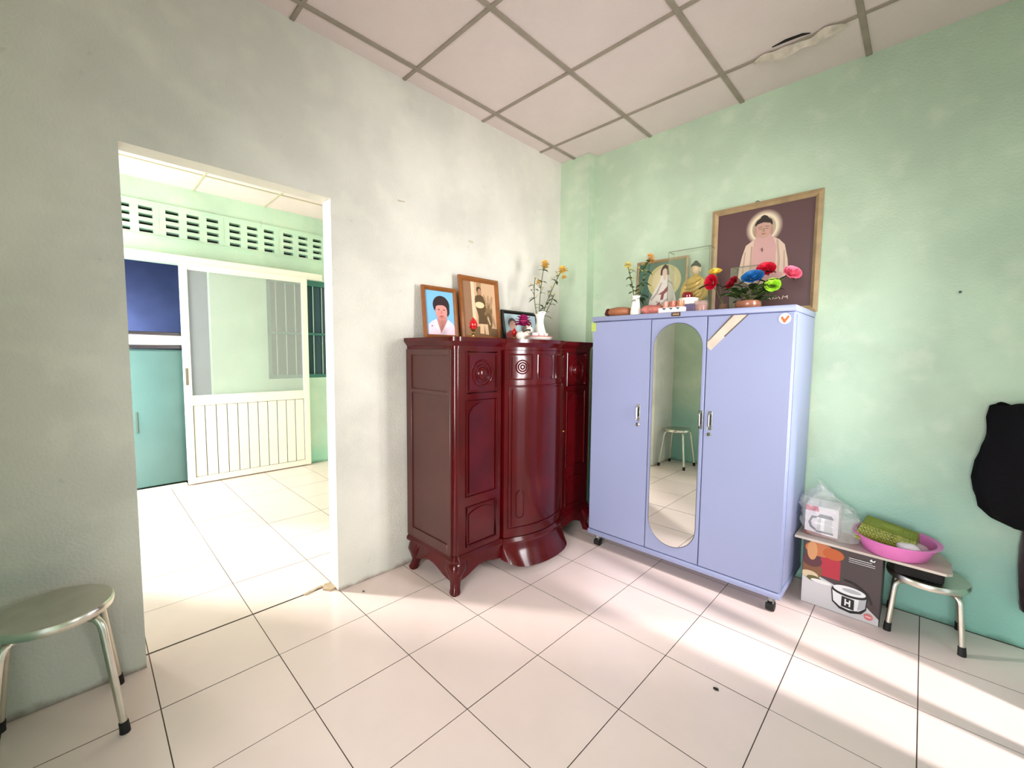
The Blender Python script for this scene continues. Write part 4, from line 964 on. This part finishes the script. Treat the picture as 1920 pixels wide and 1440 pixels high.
polys = [(pm('sepia', sep), full), (pm('sepia_dark', (150, 112, 84)), [(.0, 0), (.26, 0), (.24, 1), (0, 1)]), (pm('sepia_light', (230, 198, 164)), [(.26, .3), (.36, .3), (.34, 1), (.24, 1)]), (pm('sepia_mid', (170, 134, 98)), [(.42, .75), (.56, .75), (.56, 1), (.42, 1)]),
    (pm('sepia_ground', (122, 94, 64)), [(.26, 0), (1, 0), (1, .14), (.26, .18)]),
    (pm('plant', (128, 100, 68)), ellp(.76, .47, .12, .17, 20)), (pm('plant_pale', (172, 138, 104)), tilt(.67, .66, .14, .035, 110)), (pm('plant_pale', (172, 138, 104)), tilt(.85, .64, .14, .04, 72)), (pm('plant_pale', (172, 138, 104)), tilt(.76, .68, .10, .03, 88)), (pm('plant_pale', (172, 138, 104)), tilt(.90, .30, .14, .035, 110)), (pm('plant_dark', (108, 84, 56)), ellp(.74, .28, .12, .16, 18)),
    (pm('coat', dks), [(.42, .755), (.52, .77), (.60, .74), (.66, .64), (.66, .50), (.62, .42), (.68, .34), (.70, .22), (.42, .22), (.43, .36), (.40, .46), (.35, .56), (.34, .68), (.37, .74)]),
    (pm('hat', (236, 202, 160)), ellp(.48, .575, .145, .06, 20)),
    (pm('skirt', (222, 186, 146)), [(.44, .04), (.46, .22), (.70, .22), (.72, .02)]), (pm('leg_gap', (120, 92, 62)), [(.575, .02), (.59, .20), (.60, .20), (.61, .02)]),
    (pm('hair_s', (74, 54, 38)), ellp(.475, .865, .068, .055, 18)), (pm('face_s', (172, 130, 98)), ellp(.49, .825, .05, .062, 18)), (pm('arm_s', (210, 172, 134)), [(.72, .38), (.80, .22), (.77, .20), (.69, .34)])]
picture('framed_photo', 'brown framed sepia photograph of a standing person holding a pale hat', (.087, -1.045, 1.411), .352, .425, PI/2, math.radians(6), .032, .022, M_brfr, polys, 'photo', GP)
polys = [(pm('pale_blue', (168, 190, 196)), full), (pm('grey_hair', (84, 72, 74)), ellp(.24, .62, .13, .22, 20)), (pm('face_q', (206, 160, 146)), ellp(.24, .52, .10, .20, 20)), (pm('garment_red', (160, 62, 62)), [(.02, 0), (.02, .18), (.14, .32), (.32, .32), (.46, .14), (.46, 0)]),
    (pm('grey_hair', (84, 72, 74)), ellp(.72, .62, .13, .20, 20)), (pm('face_q', (206, 160, 146)), ellp(.72, .52, .10, .18, 20)), (pm('garment_grey', (110, 112, 124)), [(.5, 0), (.54, .2), (.64, .32), (.82, .32), (.95, .16), (.98, 0)])]
picture('framed_photo', 'low black framed photograph of two people behind the magenta bloom', (.115, -.672, 1.411), .385, .225, PI/2, math.radians(9), .024, .018, M_blfr, polys, 'photo', GP)
# lotus lamp
def lotus_lamp(label, c, s=1.0):
    t = thing('lotus_lamp', label, 'lamp', c, group='small lotus lamps')
    q = B(); q.lathe([(.02*s, 0), (.021*s, .004*s), (.012*s, .010*s), (.007*s, .02*s), (.009*s, .03*s), (.014*s, .036*s), (.008*s, .045*s), (.011*s, .055*s), (.02*s, .064*s)], seg=18); obj('stem', q, mat('gilt_brass', (214, 178, 110), .22, .9), t)
    q = B(); q.lathe([(.012*s, .062*s), (.026*s, .078*s), (.030*s, .098*s), (.024*s, .118*s), (.010*s, .136*s), (.002*s, .145*s)], seg=18); obj('bulb', q, mat('red_glass', (190, 18, 24), .12, coat=.5), t)
    q = B()
    for k in range(7):
        a = 2*PI*k/7; leaf(q, (.012*s*math.cos(a), .012*s*math.sin(a), .06*s), (math.cos(a)*.7, math.sin(a)*.7, .5), .026*s, .018*s, -.3)
    obj('petal', q, mat('lamp_petal', (206, 60, 54), .4), t, fix=False)
lotus_lamp('red lotus lamp on a gilt stem in front of the sepia photograph', (.32, -1.318, 1.411), .86)
lotus_lamp('small red lotus lamp in front of the black framed photograph', (.225, -.868, 1.411), .6)
# magenta bloom on a stand
mg = thing('magenta_bloom', 'magenta artificial bloom standing before the black framed photograph', 'flower', (.235, -.79, 1.411))
q = B(); q.lathe([(.022, 0), (.024, .004), (.006, .012), (.005, .10)], seg=14); obj('stand', q, mat('stand_dark', (80, 30, 40), .5), mg)
q = B(); bloom(q, (0, 0, .135), .062, 5, 7, 1.0, Vector((.1, 0, 1)).normalized(), .6); q.ell((0, 0, .14), (.03, .034, .034), 14, 10); obj('bloom', q, mat('magenta', (150, 18, 84), .6, var=.2, vscale=40), mg, fix=False)
# tray, cups and a white figurine
tr = thing('tray', 'small red rimmed porcelain tray on the red cabinet', 'tray', (.40, -.805, 1.411))
q = B(); q.lathe([(.07, 0), (.085, .006), (.10, .026), (.098, .028), (.083, .010), (.001, .008)], seg=32, cap1=False, sx=.75); obj('dish', q, M_ceramic, tr)
q = B(); q.tube([(.075*math.cos(a), .10*math.sin(a), .028) for a in [2*PI*k/32 for k in range(32)]], .003, 6, closed=True); obj('rim', q, mat('rim_red', (190, 84, 84), .3), tr)
GC = 'cups on the cabinet tray'
M_cupw = mat('cup_white_red', (236, 214, 208), .2, coat=.4, var=.12, vscale=40)
cup('small white cup at the left of the red rimmed tray', (.40, -.85, 1.4205), .022, .042, M_cupw, GC)
cup('small white cup in the middle of the red rimmed tray', (.405, -.80, 1.4205), .022, .042, M_cupw, GC)
cup('small white cup at the right of the red rimmed tray', (.40, -.752, 1.4205), .022, .042, M_cupw, GC)
fg = thing('figurine', 'small white porcelain lying animal figurine beside the tray on the cabinet', 'figurine', (.33, -.885, 1.411))
q = B(); q.ell((0, 0, .035), (.03, .055, .032), 18, 12); q.ell((.005, .05, .075), (.022, .026, .022), 16, 10); q.ell((.0, -.045, .03), (.022, .022, .026), 12, 8)
for y in (-.035, .03):
    for x in (-.018, .018): q.ell((x+.004, y, .012), (.012, .018, .012), 10, 6)
for x in (-.012, .012): q.tube([(x, .048, .09), (x*1.4, .046, .108)], [.007, .002], 8)
body = obj('body', q, mat('figurine_white', (232, 220, 206), .25, coat=.4, var=.12, vscale=30), fg, ang=70)
rm = body.modifiers.new('blend', 'REMESH'); rm.mode = 'VOXEL'; rm.voxel_size = .0035; rm.use_smooth_shade = True
q = B(); q.tube([(.02, -.03, .058), (.028, .0, .07), (.026, .03, .072), (.016, .042, .066)], .006, 8); obj('collar', q, mat('collar_dark', (70, 54, 46), .6), fg)

# ------------------------------------------------------------------ small marks and litter
b = B(); b.ell((0, 0, 0), (.011, .007, .004), 10, 6)
for v in b.bm.verts: v.co *= 1+.4*noise.noise(v.co*300)
o = obj('litter_scrap', b, M_black); o.location = (1.732, -1.253, .003); tag(o, 'tiny black scrap on the floor tiles in front of the wardrobe', 'scrap')
b = B(); b.ell((0, 0, 0), (.008, .006, .003), 10, 6); o = obj('litter_scrap', b, M_dkline); o.location = (.10, -1.92, .002); tag(o, 'tiny dark scrap on the floor near the door jamb', 'scrap')
b = B(); b.rings([[(2.353+r*math.cos(2*PI*k/10), y, 1.637+r*math.sin(2*PI*k/10)) for k in range(10)] for r, y in ((.004, 0), (.004, -.012), (.006, -.012), (.006, -.015))])
tag(obj('nail', b, mat('nail_dark', (70, 76, 70), .5, .6)), 'small dark nail in the green wall right of the poster', 'nail')
b = B(); b.prism(ellp(-1.069, 2.08, .024, .009, 14), lambda y, z: (0, y, z), lambda y, z: (.0015, y, z))
tag(obj('plaster_patch', b, mat('patch_grey', (196, 192, 170), .8), smooth=False), 'small grey plaster patch on the pale wall above the cabinet photographs', 'patch')
b = B(); b.prism([(-1.62, 2.205), (-1.58, 2.21), (-1.575, 2.216), (-1.63, 2.213)], lambda y, z: (0, y, z), lambda y, z: (.001, y, z))
tag(obj('wall_scuff', b, mat('scuff_tan', (190, 176, 150), .8), smooth=False), 'faint tan scuff on the pale wall right of the doorway', 'scuff')
b = B(); b.prism([(-.11, -2.06), (-.085, -2.16), (-.10, -2.17), (-.125, -2.06)], lambda x, y: (x, y, .0005), lambda x, y: (x, y, .004)); b.prism([(-.03, -2.05), (-.035, -2.018), (-.11, -2.018), (-.115, -2.05), (-.07, -2.075)], lambda x, y: (x, y, .0005), lambda x, y: (x, y, .010))
tag(obj('mortar_crumbs', b, mat('mortar_tan', (188, 166, 140), .9, var=.2, vscale=40), smooth=False), 'broken tan mortar at the foot of the door jamb', 'mortar')
